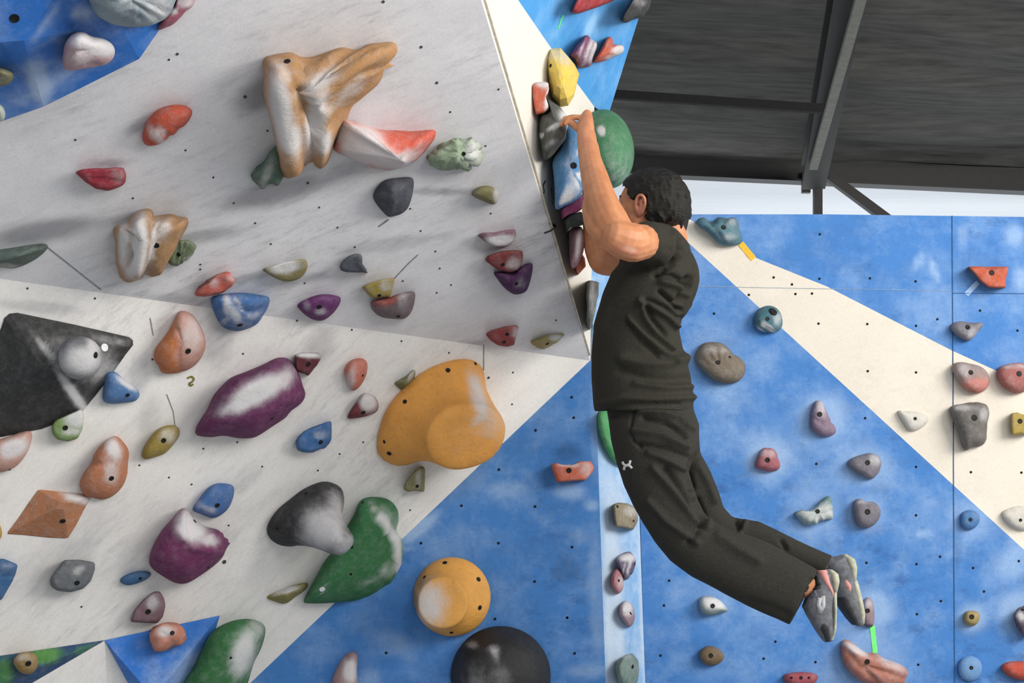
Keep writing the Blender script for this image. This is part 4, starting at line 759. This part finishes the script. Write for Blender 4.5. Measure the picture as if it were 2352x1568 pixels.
B('pink and dark brown hanging hold beside the elbow of the climber', 5.3, 'Y2|340,1020 380,1008 425,1008 450,1080 440,1180 410,1260 375,1305 350,1290 338,1180', .05, 'b98890', chalk=[(2,1313,560,8,40,5,1.2),(0,1328,565,6,40,5,.6)])
B('orange pointed hold tip beside the elbow of the climber', 5.38, 'Y2|385,1290 410,1240 430,1200 450,1230 458,1290 430,1320 398,1355 388,1320', .04, 'dd6f45', style='block')
B('grey green chalky hold between the prow and the chest of the climber', 5.45, 'Y4|150,610 180,605 240,620 230,700 215,800 195,900 165,968 152,900 148,760', .06, '6d746e', style='block', chalk=[(0,1360,680,8,40,0,.6)], namp=.004)
B('big round green ball hold behind the raised forearm', 5.78, ell(1392,342,64,92,-8), .32, '3f8a5c', peak=(1395,345), back=.15, N=60, chalk=[(0,1381,298,8,9,0,1.5),(0,1420,380,30,60,0,.25)], bolts=[])
FK = 1.0
# ------------------------------------------------------------------ the climber
class Blob:
    def __init__(s): s.v = []; s.f = []
    def add(s, v, f):
        k = len(s.v); s.v += v; s.f += [tuple(i+k for i in q) for q in f]
    def loft(s, secs, n=28, ex=2.3):
        """secs: (pixel a, pixel b, depth Y, half depth) - closed tube through these cross sections"""
        vs = []; fs = []
        for a, b, Y, d in secs:
            A = P(a[0], a[1], Y); B_ = P(b[0], b[1], Y); c = (A+B_)/2; u = (B_-A)/2
            wv = (c-CAMLOC).normalized(); wv = (wv-u.normalized()*wv.dot(u.normalized())).normalized()*d
            for i in range(n):
                t = 2*math.pi*i/n; co, si = math.cos(t), math.sin(t)
                vs.append(c+u*math.copysign(abs(co)**(2/ex), co)+wv*math.copysign(abs(si)**(2/ex), si))
        K = len(secs)
        for j in range(K-1):
            for i in range(n): fs.append((j*n+i, j*n+(i+1) % n, (j+1)*n+(i+1) % n, (j+1)*n+i))
        fs.append(tuple(range(n-1, -1, -1))); fs.append(tuple((K-1)*n+i for i in range(n)))
        s.add(vs, fs)
    def tube(s, pts3, rad, n=16, flat=None):
        """round limb through 3D points; rad may hold pairs (across, along flat dir)"""
        sm = []; m = len(pts3)
        for i in range(m-1):
            p0 = pts3[max(0, i-1)]; p1 = pts3[i]; p2 = pts3[i+1]; p3 = pts3[min(m-1, i+2)]
            r1 = rad[i] if isinstance(rad[i], tuple) else (rad[i], rad[i]); r2 = rad[i+1] if isinstance(rad[i+1], tuple) else (rad[i+1], rad[i+1])
            for j in range(5):
                t = j/5
                q = .5*((2*p1)+(p2-p0)*t+(2*p0-5*p1+4*p2-p3)*t*t+(3*p1-p0-3*p2+p3)*t**3)
                sm.append((q, r1[0]+(r2[0]-r1[0])*t, r1[1]+(r2[1]-r1[1])*t))
        rl = rad[-1] if isinstance(rad[-1], tuple) else (rad[-1], rad[-1]); sm.append((pts3[-1], rl[0], rl[1]))
        # rounded ends
        d0 = (sm[0][0]-sm[1][0]).normalized(); d1 = (sm[-1][0]-sm[-2][0]).normalized()
        st = sm[0]; en = sm[-1]; pre = []; post = []
        for k in (1, .8, .5):
            c = math.sqrt(1-k*k) if k < 1 else .05
            pre.append((st[0]+d0*st[1]*k*.9, st[1]*max(c, .12), st[2]*max(c, .12)))
        for k in (.5, .8, 1):
            c = math.sqrt(1-k*k) if k < 1 else .05
            post.append((en[0]+d1*en[1]*k*.9, en[1]*max(c, .12), en[2]*max(c, .12)))
        sm = pre+sm+post
        vs = []; fs = []; fl = flat or Vector((0, 1, 0))
        for i, (p, ra, rb) in enumerate(sm):
            t = (sm[min(i+1, len(sm)-1)][0]-sm[max(i-1, 0)][0]).normalized()
            e2 = (fl-t*fl.dot(t)).normalized(); e1 = t.cross(e2)
            for k in range(n):
                a = 2*math.pi*k/n; vs.append(p+e1*ra*math.cos(a)+e2*rb*math.sin(a))
        K = len(sm)
        for j in range(K-1):
            for i in range(n): fs.append((j*n+i, j*n+(i+1) % n, (j+1)*n+(i+1) % n, (j+1)*n+i))
        fs.append(tuple(range(n-1, -1, -1))); fs.append(tuple((K-1)*n+i for i in range(n)))
        s.add(vs, fs)
    def ball(s, c, M3, nu=32, nv=20, fn=None):
        vs = []; fs = []
        for j in range(1, nv):
            ph = math.pi*j/nv
            for i in range(nu):
                th = 2*math.pi*i/nu; d = Vector((math.sin(ph)*math.cos(th), math.sin(ph)*math.sin(th), math.cos(ph)))
                k = fn(d) if fn else 1; vs.append(c+M3 @ (d*k))
        for d in (Vector((0, 0, 1)), Vector((0, 0, -1))): vs.append(c+M3 @ (d*(fn(d) if fn else 1)))
        t = len(vs)-2
        for j in range(nv-2):
            for i in range(nu): fs.append((j*nu+i, (j+1)*nu+i, (j+1)*nu+(i+1) % nu, j*nu+(i+1) % nu))
        for i in range(nu):
            fs.append((t, i, (i+1) % nu)); fs.append((t+1, (nv-2)*nu+(i+1) % nu, (nv-2)*nu+i))
        s.add(vs, fs)
    def remesh(s, vox, smooth=4, folds=(), namp=0, nfreq=10):
        me = bpy.data.meshes.new('t'); me.from_pydata([tuple(v) for v in s.v], [], s.f); me.update()
        bm = bmesh.new(); bm.from_mesh(me); bmesh.ops.recalc_face_normals(bm, faces=bm.faces); bm.to_mesh(me); bm.free()
        o = bpy.data.objects.new('t', me); COL.objects.link(o)
        md = o.modifiers.new('r', 'REMESH'); md.mode = 'VOXEL'; md.voxel_size = vox
        if smooth:
            sm = o.modifiers.new('s', 'SMOOTH'); sm.factor = .5; sm.iterations = smooth
        dg = bpy.context.evaluated_depsgraph_get(); dg.update()
        m2 = bpy.data.meshes.new_from_object(o.evaluated_get(dg))
        v = [x.co.copy() for x in m2.vertices]; f = [tuple(p.vertices) for p in m2.polygons]
        bpy.data.objects.remove(o); bpy.data.meshes.remove(me); bpy.data.meshes.remove(m2)
        if folds or namp:
            ns = normals_of(v, f); out = []
            for a, n in zip(v, ns):
                d = namp*(noise.noise(a*nfreq)+.5*noise.noise(a*nfreq*2.1)) if namp else 0
                if folds and n.dot(CAMLOC-a) > 0:
                    
                    x, y = proj(a)
                    for pl, amp, wd in folds:
                        r = dist_poly(x, y, pl)
                        if r < 2.6*wd: d += FK*amp*math.exp(-(r/wd)**2)
                out.append(a+n*d)
            v = out
        return v, f

SKIN = NT('skin'); 
_n = SKIN.noise(30, 4); _b = SKIN.mix(SKIN.ramp(_n, .35, .7), lin('c98b62'), lin('b87650'))
_ch, _sc, _dk = SKIN.marks(_n, .6)
_b = SKIN.mix(SKIN.math('MULTIPLY', _sc, .6), _b, lin('c07a6c')); _b = SKIN.mix(SKIN.math('MULTIPLY', _ch, .5), _b, lin('e0c8b8'))
SKIN.l(_b, SKIN.b.inputs['Base Color']); SKIN.b.inputs['Roughness'].default_value = .55; SKIN.b.inputs['Subsurface Weight'].default_value = .08
SKIN.b.inputs['Subsurface Radius'].default_value = (.02, .008, .004); SKIN.b.inputs['Subsurface Scale'].default_value = .3
SKIN.bump(SKIN.noise(120, 3), .08, .002); SKIN = SKIN.m
SHIRT = m_plain('shirt_charcoal', '33322c', .9, 260, .3, .25, 0, .15)
PANTS = m_plain('trousers_black', '302f2b', .85, 200, .3, .25, 0, .2)
HAIR = m_plain('hair_dark', '1b1914', .6, 30, .6, .9, 0, .35, (1, 1, 6))

# head frame: looks to the left and away from the camera
yaw = math.radians(30)
hf = Vector((-math.cos(yaw), math.sin(yaw), .06)).normalized(); hl = Vector((0, 0, 1)).cross(hf).normalized(); hu = hf.cross(hl).normalized()
HM = Matrix((hf, hl, hu)).transposed()           # columns: forward, left, up
HC = P(1495, 474, 5.04)
def headR(d):
    """head surface radius in the direction d (forward, left, up)"""
    x, y, z = d
    k = 1/math.sqrt((x/.102)**2+(y/.077)**2+(z/.105)**2)
    if z < -.1: k *= 1-.10*min(1, (-z-.1)/.6)*(1 if x < 0 else .4)
    return k
def hp(x, y, z): return HC+HM @ Vector((x, y, z))
body = Blob()
body.ball(HC, HM, 40, 28, headR)
# face: jaw, chin, brow, nose, lips, cheek, ears
body.tube([hp(-.01, .0, -.07), hp(.04, 0, -.09), hp(.07, 0, -.1)], [.06, .05, .028])
body.tube([hp(.02, .05, -.05), hp(.05, .035, -.085), hp(.075, 0, -.1)], [.025, .02, .018])
body.tube([hp(.02, -.05, -.05), hp(.05, -.035, -.085), hp(.075, 0, -.1)], [.025, .02, .018])
body.tube([hp(.085, 0, .012), hp(.104, 0, -.012), hp(.118, 0, -.032), hp(.1, 0, -.04)], [.009, .010, .013, .010])
body.tube([hp(.098, .012, -.036), hp(.098, -.012, -.036)], [.008, .008])
body.tube([hp(.078, .034, .022), hp(.089, .018, .026), hp(.094, 0, .024), hp(.089, -.018, .026), hp(.078, -.034, .022)], [.010, .010, .008, .010, .010])
body.tube([hp(.082, .02, -.062), hp(.093, 0, -.06), hp(.082, -.02, -.062)], [.005, .007, .005])
body.tube([hp(.08, .018, -.07), hp(.091, 0, -.07), hp(.08, -.018, -.07)], [.005, .007, .005])
for sd in (1, -1):
    body.tube([hp(.062, sd*.045, -.015), hp(.075, sd*.03, -.03)], [.02, .018])
    body.tube([hp(-.004, sd*.078, -.040), hp(.006, sd*.086, -.022), hp(.004, sd*.092, .004), hp(-.008, sd*.095, .016), hp(-.022, sd*.095, .008), hp(-.024, sd*.089, -.014), hp(-.012, sd*.082, -.036)], [.006, .005, .005, .005, .005, .005, .005])
    body.tube([hp(-.004, sd*.080, -.028), hp(-.01, sd*.083, .004)], [(.006, .010), (.006, .010)])
# neck and hidden trunk
body.tube([hp(-.025, 0, -.06), P(1541, 540, 5.04), P(1532, 600, 5.02)], [.056, .048, .06])
body.loft([((1455, 590), (1555, 590), 5.02, .12), ((1410, 640), (1560, 640), 5.02, .13), ((1395, 750), (1535, 750), 5.02, .12), ((1390, 850), (1545, 850), 5.02, .11), ((1410, 960), (1570, 960), 5.02, .12), ((1450, 1040), (1570, 1040), 5.02, .12)])
# near arm: shoulder, elbow pointing to the camera, forearm going up
sh = P(1535, 570, 4.90)
body.tube([sh, P(1500, 556, 4.80), P(1452, 556, 4.66), P(1418, 545, 4.63)], [.036, .046, .055, .050])
body.tube([P(1432, 556, 4.64), P(1402, 508, 4.66), P(1381, 462, 4.70), P(1366, 410, 4.76), P(1353, 356, 4.83), P(1346, 316, 4.89)], [(.046, .046), (.051, .048), (.046, .044), (.039, .040), (.031, .036), (.027, .031)])
body.tube([P(1412, 552, 4.64), P(1374, 520, 4.68), P(1360, 470, 4.73)], [.032, .036, .030])
# far arm
sf = P(1490, 580, 5.20)
body.tube([sf, P(1430, 600, 5.26), P(1385, 600, 5.28)], [.055, .048, .044])
body.tube([P(1385, 600, 5.28), P(1374, 560, 5.28), P(1368, 480, 5.27), P(1362, 400, 5.26), P(1356, 335, 5.24)], [.045, .046, .042, .034, .026])
def hand(w, kn, kdir, pdir, tip, sdir, th):
    """w wrist, kn centre of the knuckles, sdir across the knuckles; fingers close over the hold towards tip"""
    body.tube([w, w.lerp(kn, .5), kn], [(.026, .030), (.026, .038), (.020, .041)], flat=sdir)
    for i, (o, L, r) in enumerate(((-.034, .82, .0074), (-.0115, .95, .0082), (.0115, 1.0, .0084), (.034, .93, .0083))):
        a = kn+sdir*o+kdir*.010; b = a+pdir*.040*L+kdir*.004; c = b+pdir*.026*L-kdir*.006; d = c+pdir*.012*L-kdir*.020*L
        body.tube([a-kdir*.012, a, b], [r*1.05, r*1.08, r*1.0], 12); body.tube([b, c], [r*1.02, r*.94], 12); body.tube([c, d], [r*.98, r*.86], 12)
    t0 = w.lerp(kn, .3)+sdir*.028*th; t1 = t0+pdir*.028+kdir*.022+sdir*.012*th; t2 = t1+pdir*.022+kdir*.018-sdir*.01*th
    body.tube([t0, t1, t2], [.014, .0115, .009], 12)
up = Vector((-.05, .06, 1)).normalized()
pd = Vector((-1, .18, .05)).normalized()
hand(P(1345, 318, 4.885), P(1346, 279, 4.97), up, pd, None, Vector((0, .965, .26)), 1)
hand(P(1354, 335, 5.24), P(1347, 292, 5.19), up, pd, None, Vector((0, -.965, -.26)), 1)
# legs inside the trousers, ankles
body.loft([((1460, 960), (1550, 960), 4.96, .06), ((1470, 1080), (1540, 1065), 4.93, .05), ((1515, 1195), (1575, 1160), 4.90, .045), ((1575, 1265), (1625, 1228), 4.88, .045), ((1660, 1335), (1720, 1260), 4.88, .05), ((1780, 1385), (1820, 1320), 4.88, .035), ((1850, 1372), (1885, 1322), 4.88, .032), ((1868, 1368), (1900, 1325), 4.88, .026)])
body.loft([((1490, 980), (1560, 980), 5.1, .06), ((1550, 1095), (1595, 1070), 5.13, .045), ((1595, 1190), (1630, 1160), 5.14, .04), ((1655, 1238), (1675, 1208), 5.14, .035), ((1800, 1282), (1816, 1252), 5.13, .028), ((1890, 1306), (1908, 1284), 5.13, .026), ((1922, 1318), (1940, 1292), 5.13, .024)])
bv, bf = body.remesh(.0030, 3, folds=[([(1425, 575), (1460, 590)], .003, 14), ([(1400, 470), (1380, 400)], .003, 16), ([(1352, 300), (1350, 330)], -.002, 8)])
pelvis = P(1500, 1000, 5.0)
man = bpy.data.objects.new('person', None); COL.objects.link(man); man.location = pelvis; man.empty_display_size = .1
tag(man, 'climber in charcoal t-shirt and black trousers hanging by both hands, knees bent', 'person')
bpy.context.view_layer.update()
finish('body', bv, bf, SKIN, man, pelvis, True, [(1, 1472, 470, 16, 32, 8, .9), (1, 1440, 578, 40, 18, 20, .55), (0, 1448, 572, 16, 8, 20, .5), (1, 1350, 300, 20, 40, 0, .35)])

# hair
hair = Blob(); nu, nv = 96, 64; vs = []; fs = []
def hairR(d):
    x, y, z = d; k = headR(d)
    ay = abs(y)
    front = .62-.25*max(0, z)                      # hairline on the forehead
    lim = -.80 if x < -.35 else (-.80+(x+.35)*1.3)
    m = 1.0
    if x > .50 and z < .50+.3*(x-.5): m = 0
    if ay > .35 and -.34 < x < .14 and z < .16: m = 0 if z > -.5 and x > -.30 else m
    if x > .04 and z < -.34+.25*(1 if x < .16 else 1.6): m = 0
    if z < lim: m = 0
    if x <= -.28 and z > -.82 and m == 0: m = 1
    t = .015+.009*max(0, -x)-.002*max(0, z)
    if z < -.35: t *= max(.35, 1+(z+.35)*1.6)
    nz = noise.noise(Vector((x*9, y*9, z*3)))*.0035+noise.noise(Vector((x*26, y*26, z*7)))*.0028
    return k+t+nz if m else k-.012
for j in range(nv+1):
    ph = math.pi*j/nv
    for i in range(nu):
        th = 2*math.pi*i/nu; d = Vector((math.sin(ph)*math.cos(th), math.sin(ph)*math.sin(th), math.cos(ph)))
        vs.append(HC+HM @ (d*hairR(d)))
for j in range(nv):
    for i in range(nu): fs.append((j*nu+i, (j+1)*nu+i, (j+1)*nu+(i+1) % nu, j*nu+(i+1) % nu))
hair.add(vs, fs)
# tufts that break the outline
rnd = random.Random(3)
for k in range(120):
    th = rnd.uniform(-math.pi, math.pi); z = rnd.uniform(-.55, 1)
    d = Vector((math.sqrt(1-z*z)*math.cos(th), math.sqrt(1-z*z)*math.sin(th), z))
    if hairR(d) < headR(d): continue
    p0 = HC+HM @ (d*(hairR(d)-.004)); dn = (Vector((-.5, 0, -.9))+d*.25).normalized()
    dirw = HM @ (dn-d*dn.dot(d)*.85).normalized()
    p1 = p0+dirw*.013+(HM @ d)*.003; p2 = p0+dirw*.026-(HM @ d)*.001
    hair.tube([p0, p1, p2], [.005, .004, .0014], 7)
hair.tube([P(1556, 465, 5.08), P(1563, 505, 5.08), P(1564, 536, 5.07)], [(.036, .05), (.026, .045), (.012, .03)])
hv, hfc = hair.remesh(.0035, 1)
finish('hair', hv, hfc, HAIR, man, pelvis, True)
# eyes and brows
EYE = m_plain('eye_white', 'd8d4cc', .3, 10, .02, 0)
for sd in (1, -1):
    b_ = Blob(); b_.ball(hp(.082, sd*.031, .004), HM*.011, 16, 10); finish('eye', b_.v, b_.f, EYE, man, pelvis)
    b_ = Blob(); b_.tube([hp(.080, sd*.044, .026), hp(.091, sd*.028, .031), hp(.098, sd*.012, .028)], [.0022, .003, .0025], 8); finish('eyebrow', b_.v, b_.f, HAIR, man, pelvis)

# t-shirt
FK = 2.4
sh_ = Blob()
sh_.loft([((1520, 556), (1562, 550), 5.03, .05), ((1482, 572), (1579, 568), 5.02, .14), ((1435, 590), (1588, 592), 5.01, .185), ((1404, 625), (1591, 630), 5.0, .19), ((1386, 670), (1585, 668), 5.0, .185), ((1372, 720), (1568, 715), 5.0, .175),
          ((1363, 770), (1560, 760), 5.0, .165), ((1359, 820), (1570, 810), 5.0, .16), ((1359, 870), (1584, 860), 5.0, .165), ((1362, 915), (1591, 905), 5.0, .172), ((1366, 943), (1592, 942), 5.0, .175)], 40)
sh_.tube([P(1538, 585, 4.93), P(1520, 566, 4.85), P(1492, 557, 4.765), P(1482, 556, 4.745)], [.064, .066, .061, .059])
sh_.tube([P(1530, 580, 5.12), P(1482, 602, 5.18), P(1458, 612, 5.2)], [.075, .06, .054])
sh_.tube([P(1552, 600, 4.98), P(1560, 640, 4.95), P(1545, 700, 4.94)], [.055, .062, .05])
# shoulder blade bulge on the back, neckline roll
sh_.tube([P(1560, 655, 5.08), P(1562, 690, 5.06)], [.045, .04])
folds = [([(1558, 545), (1560, 575), (1545, 605), (1505, 632)], -.010, 6), ([(1545, 540), (1540, 575), (1520, 600)], .005, 8),
         ([(1510, 632), (1545, 632), (1580, 655)], -.008, 6), ([(1520, 645), (1555, 655), (1575, 675)], .007, 8), ([(1515, 670), (1540, 690), (1562, 712)], -.009, 5), ([(1470, 690), (1500, 705), (1530, 725), (1552, 748)], .008, 6), ([(1490, 690), (1530, 708), (1560, 730)], -.006, 5),
         ([(1470, 690), (1482, 730), (1505, 765), (1545, 800)], .007, 5), ([(1482, 690), (1498, 735), (1530, 770)], -.006, 5), ([(1445, 730), (1480, 770), (1520, 805), (1550, 830)], .006, 5), ([(1440, 740), (1470, 780), (1510, 818)], -.005, 5),
         ([(1430, 825), (1480, 835), (1530, 835), (1580, 820)], .007, 12), ([(1425, 850), (1480, 868), (1540, 872), (1590, 868)], -.005, 10), ([(1380, 928), (1430, 915), (1500, 918), (1590, 912)], .006, 7), ([(1400, 938), (1450, 926), (1560, 930)], -.004, 5),
         ([(1440, 640), (1400, 690), (1380, 750)], .005, 14), ([(1560, 690), (1575, 660), (1582, 640)], -.012, 7), ([(1460, 880), (1530, 890), (1585, 888)], .005, 7)]
sv, sf_ = sh_.remesh(.0055, 3, folds, .003, 8)
shirt = finish('t_shirt', sv, sf_, SHIRT, man, pelvis, True); 
# trousers
tr = Blob()
tr.loft([((1390, 912), (1588, 915), 5.0, .158), ((1394, 945), (1593, 945), 5.0, .165), ((1400, 980), (1604, 975), 4.99, .172), ((1408, 1020), (1604, 1008), 4.985, .17), ((1425, 1055), (1596, 1035), 4.98, .15), ((1460, 1080), (1590, 1055), 4.98, .12)], 36)
tr.loft([((1398, 960), (1600, 970), 4.94, .11), ((1404, 1010), (1602, 1010), 4.925, .12), ((1416, 1062), (1594, 1048), 4.91, .115), ((1432, 1115), (1582, 1082), 4.9, .105), ((1452, 1160), (1590, 1115), 4.89, .098), ((1476, 1202), (1602, 1150), 4.88, .09), ((1504, 1242), (1616, 1178), 4.88, .085),
         ((1540, 1286), (1632, 1196), 4.88, .080), ((1590, 1324), (1666, 1210), 4.88, .075), ((1648, 1355), (1712, 1226), 4.88, .072), ((1710, 1388), (1768, 1248), 4.88, .070), ((1762, 1412), (1826, 1280), 4.88, .068), ((1800, 1430), (1868, 1303), 4.88, .066), ((1814, 1436), (1878, 1311), 4.88, .062)], 30)
tr.loft([((1470, 990), (1603, 985), 5.08, .10), ((1480, 1050), (1608, 1040), 5.11, .10), ((1510, 1120), (1632, 1085), 5.12, .09), ((1545, 1180), (1650, 1130), 5.13, .08), ((1590, 1235), (1660, 1165), 5.13, .07), ((1650, 1262), (1682, 1188), 5.13, .062), ((1720, 1268), (1745, 1198), 5.13, .056),
         ((1790, 1290), (1800, 1226), 5.13, .052), ((1850, 1308), (1862, 1254), 5.13, .048), ((1880, 1318), (1904, 1272), 5.13, .044), ((1890, 1320), (1913, 1275), 5.13, .043)], 26)
tf = [([(1462, 935), (1452, 955), (1449, 990), (1455, 1012), (1472, 1026)], -.005, 2.6), ([(1470, 945), (1520, 948), (1560, 960), (1590, 985)], .006, 6), ([(1480, 960), (1530, 970), (1575, 1000)], -.008, 6), ([(1455, 990), (1520, 1000), (1575, 1025)], .007, 8), ([(1470, 1020), (1530, 1030), (1580, 1050)], -.006, 6),
      ([(1490, 1040), (1540, 1060), (1575, 1080)], .006, 7), ([(1500, 1075), (1540, 1120), (1575, 1165), (1600, 1195)], .007, 8), ([(1530, 1080), (1570, 1130), (1600, 1185)], -.007, 9), ([(1490, 1150), (1530, 1195), (1570, 1225), (1600, 1245)], .006, 8), ([(1612, 1205), (1600, 1225), (1585, 1242)], -.011, 8),
      ([(1590, 1240), (1610, 1215), (1625, 1200)], .006, 7), ([(1600, 1150), (1612, 1180), (1618, 1210)], -.007, 7), ([(1650, 1230), (1700, 1262), (1740, 1285)], .005, 12), ([(1600, 1050), (1580, 1080), (1588, 1120)], -.008, 7), ([(1605, 1075), (1625, 1110), (1640, 1150)], .005, 7),
      ([(1690, 1196), (1698, 1215)], -.006, 5), ([(1712, 1200), (1702, 1220)], .005, 5), ([(1795, 1240), (1805, 1262)], -.006, 5), ([(1720, 1380), (1780, 1400), (1810, 1415)], -.003, 10), ([(1842, 1395), (1862, 1330)], -.003, 5)]
tv, tf_ = tr.remesh(.0055, 3, tf, .003, 7)
trousers = finish('trousers', tv, tf_, PANTS, man, pelvis, True)
# white emblem on the thigh
tb = BVHTree.FromPolygons([tuple(v) for v in tv], tf_)
def on_mesh(bvh, px, py, off):
    d = ray(px, py).normalized(); h = bvh.ray_cast(CAMLOC, d)
    if h[0] is None: h = bvh.find_nearest(P(px, py, 5.0))
    return h[0]+h[1]*(off if h[1].dot(d) < 0 else -off)
def ribbon(name, lines, bvh, mat, parent, wd, off=.0018):
    vs = []; fs = []
    for ln in lines:
        k0 = len(vs)
        for i, p in enumerate(ln):
            a = Vector(ln[max(0, i-1)]); b = Vector(ln[min(len(ln)-1, i+1)]); t = (b-a).normalized(); nn = Vector((-t.y, t.x))
            w_ = p[2] if len(p) > 2 else wd
            for s_ in (-1, 1):
                for o_ in (0, off): vs.append(on_mesh(bvh, p[0]+nn.x*s_*w_, p[1]+nn.y*s_*w_, o_))
        for i in range(len(ln)-1):
            k = k0+4*i; fs += [(k+1, k+3, k+7, k+5), (k, k+4, k+6, k+2), (k, k+1, k+5, k+4), (k+2, k+6, k+7, k+3)]
        e = k0+4*(len(ln)-1); fs += [(k0, k0+2, k0+3, k0+1), (e, e+1, e+3, e+2)]
    return finish(name, vs, fs, mat, parent, pelvis, True)
lg = ribbon('emblem', [[(1446, 1056), (1445, 1063), (1441, 1066), (1436, 1064), (1428, 1063)][::-1][:0] or [(1430, 1060), (1433, 1066), (1440, 1068.5), (1447, 1064), (1448, 1057)], [(1434, 1079), (1434.5, 1072), (1440, 1068.5), (1447, 1069), (1452, 1075)]], tb, m_plain('emblem_white', 'e4e4e2', .6, 40, .03, 0), trousers, 2.4)
if lg.parent is trousers: lg.location = (0, 0, 0)

# climbing shoes
SHO = m_plain('shoe_dark', '63656c', .6, 60, .4, .2); RUB = m_plain('shoe_rubber', 'a9aa98', .75, 50, .25, .2); PNK = m_plain('shoe_pink', 'c88c86', .7, 60, .15, .1); STRP = m_plain('shoe_strap', '1c1c1c', .6, 60, .2, .1)
def shoe(secs, Y, d, label):
    b = Blob(); b.loft([(a, c, Y, d*k) for a, c, k in secs], 24, 2.2)
    v, f = b.remesh(.003, 2)
    o = finish('climbing_shoe', v, f, SHO, man, pelvis, True); o['label'] = label
    return o, BVHTree.FromPolygons([tuple(x) for x in v], f), v, f
def band(name, secs, Y, d, mat, parent, grow=1.04, n=24):
    b = Blob()
    S2 = []
    for a, c, k in secs:
        A = Vector(a); C_ = Vector(c); m = (A+C_)/2; S2.append((tuple(m+(A-m)*grow), tuple(m+(C_-m)*grow), Y, d*k*grow))
    b.loft(S2, n, 2.2)
    v, f = b.remesh(.003, 1); o = finish(name, v, f, mat, parent, pelvis, True)
    if parent is not man: o.location = (0, 0, 0)
    return o
def sub(o): o.location = (0, 0, 0)
ns = [((1868, 1312), (1906, 1306), .5), ((1862, 1325), (1924, 1316), .8), ((1858, 1345), (1926, 1335), .9), ((1850, 1368), (1922, 1356), .95), ((1842, 1392), (1918, 1376), 1), ((1852, 1412), (1917, 1402), 1), ((1866, 1436), (1918, 1430), .95), ((1880, 1458), (1917, 1455), .75), ((1892, 1473), (1911, 1473), .4)]
s1, b1, v1_, f1_ = shoe(ns, 4.88, .043, 'near climbing shoe, dark grey with a pale rubber heel and pink ankle panel')
band('heel_cup', [((1898, 1306), (1912, 1308), .45), ((1900, 1316), (1924, 1318), .8), ((1903, 1335), (1926, 1336), .9), ((1908, 1352), (1922, 1356), .7), ((1914, 1364), (1920, 1366), .4)], 4.88, .046, RUB, s1, 1.05)
band('ankle_panel', [((1872, 1310), (1899, 1308), .7), ((1876, 1325), (1903, 1322), .95), ((1886, 1342), (1906, 1340), 1.0), ((1898, 1358), (1911, 1356), .95), ((1906, 1372), (1914, 1370), .7)], 4.88, .043, PNK, s1, 1.03)
o = ribbon('strap', [[(1866, 1318), (1875, 1328), (1881, 1345)], [(1884, 1345), (1868, 1352), (1853, 1368), (1846, 1385)]], b1, STRP, s1, 5, .003); sub(o)
o = ribbon('lace_panel', [[(1883, 1372), (1880, 1388), (1884, 1402)], [(1890, 1368), (1891, 1390), (1882, 1408)]], b1, m_plain('shoe_grey', 'a3a7ab', .6, 60, .1, .1), s1, 5, .002); sub(o)
o = ribbon('tongue', [[(1852, 1380), (1862, 1366), (1876, 1362)]], b1, m_plain('shoe_mauve', '6f6078', .7, 60, .15, .1), s1, 8, .002); sub(o)
band('sole', [((1906, 1358), (1921, 1357), .6), ((1908, 1385), (1920, 1385), .85), ((1909, 1415), (1919, 1415), .9), ((1908, 1445), (1919, 1445), .75), ((1903, 1470), (1913, 1470), .4)], 4.88, .043, RUB, s1, 1.03)
band('toe_cap', [((1868, 1425), (1905, 1425), .9), ((1876, 1445), (1907, 1443), .9), ((1888, 1464), (1908, 1463), .7), ((1894, 1474), (1907, 1474), .4)], 4.88, .044, m_plain('toe_rubber', '2e2f34', .6, 60, .3, .2), s1, 1.02)
fs_ = [((1888, 1300), (1910, 1278), .6), ((1895, 1308), (1950, 1272), .85), ((1906, 1320), (1966, 1298), .95), ((1912, 1342), (1966, 1325), .95), ((1917, 1366), (1971, 1350), 1), ((1925, 1392), (1979, 1380), 1), ((1941, 1415), (1984, 1408), .85), ((1956, 1431), (1985, 1428), .6), ((1968, 1438), (1982, 1438), .3)]
s2, b2, v2_, f2_ = shoe(fs_, 5.13, .043, 'far climbing shoe, dark grey with a pale rubber sole and heel')
band('heel_cup', [((1928, 1274), (1944, 1272), .5), ((1936, 1284), (1962, 1284), .85), ((1942, 1305), (1967, 1303), .9), ((1948, 1325), (1966, 1324), .75), ((1953, 1338), (1965, 1338), .5)], 5.13, .046, RUB, s2, 1.04)
band('sole', [((1948, 1335), (1968, 1332), .7), ((1954, 1360), (1974, 1354), .85), ((1961, 1390), (1981, 1385), .9), ((1967, 1415), (1986, 1411), .75), ((1973, 1435), (1985, 1432), .4)], 5.13, .043, RUB, s2, 1.03)
band('toe_cap', [((1917, 1372), (1955, 1370), .95), ((1927, 1396), (1963, 1393), .95), ((1943, 1418), (1968, 1415), .85), ((1958, 1435), (1974, 1434), .5)], 5.13, .044, MATS['toe_rubber'], s2, 1.02)
band('ankle_panel', [((1925, 1332), (1948, 1328), .9), ((1932, 1350), (1955, 1345), 1.03), ((1944, 1372), (1957, 1368), .9)], 5.13, .0435, PNK, s2, 1.03)
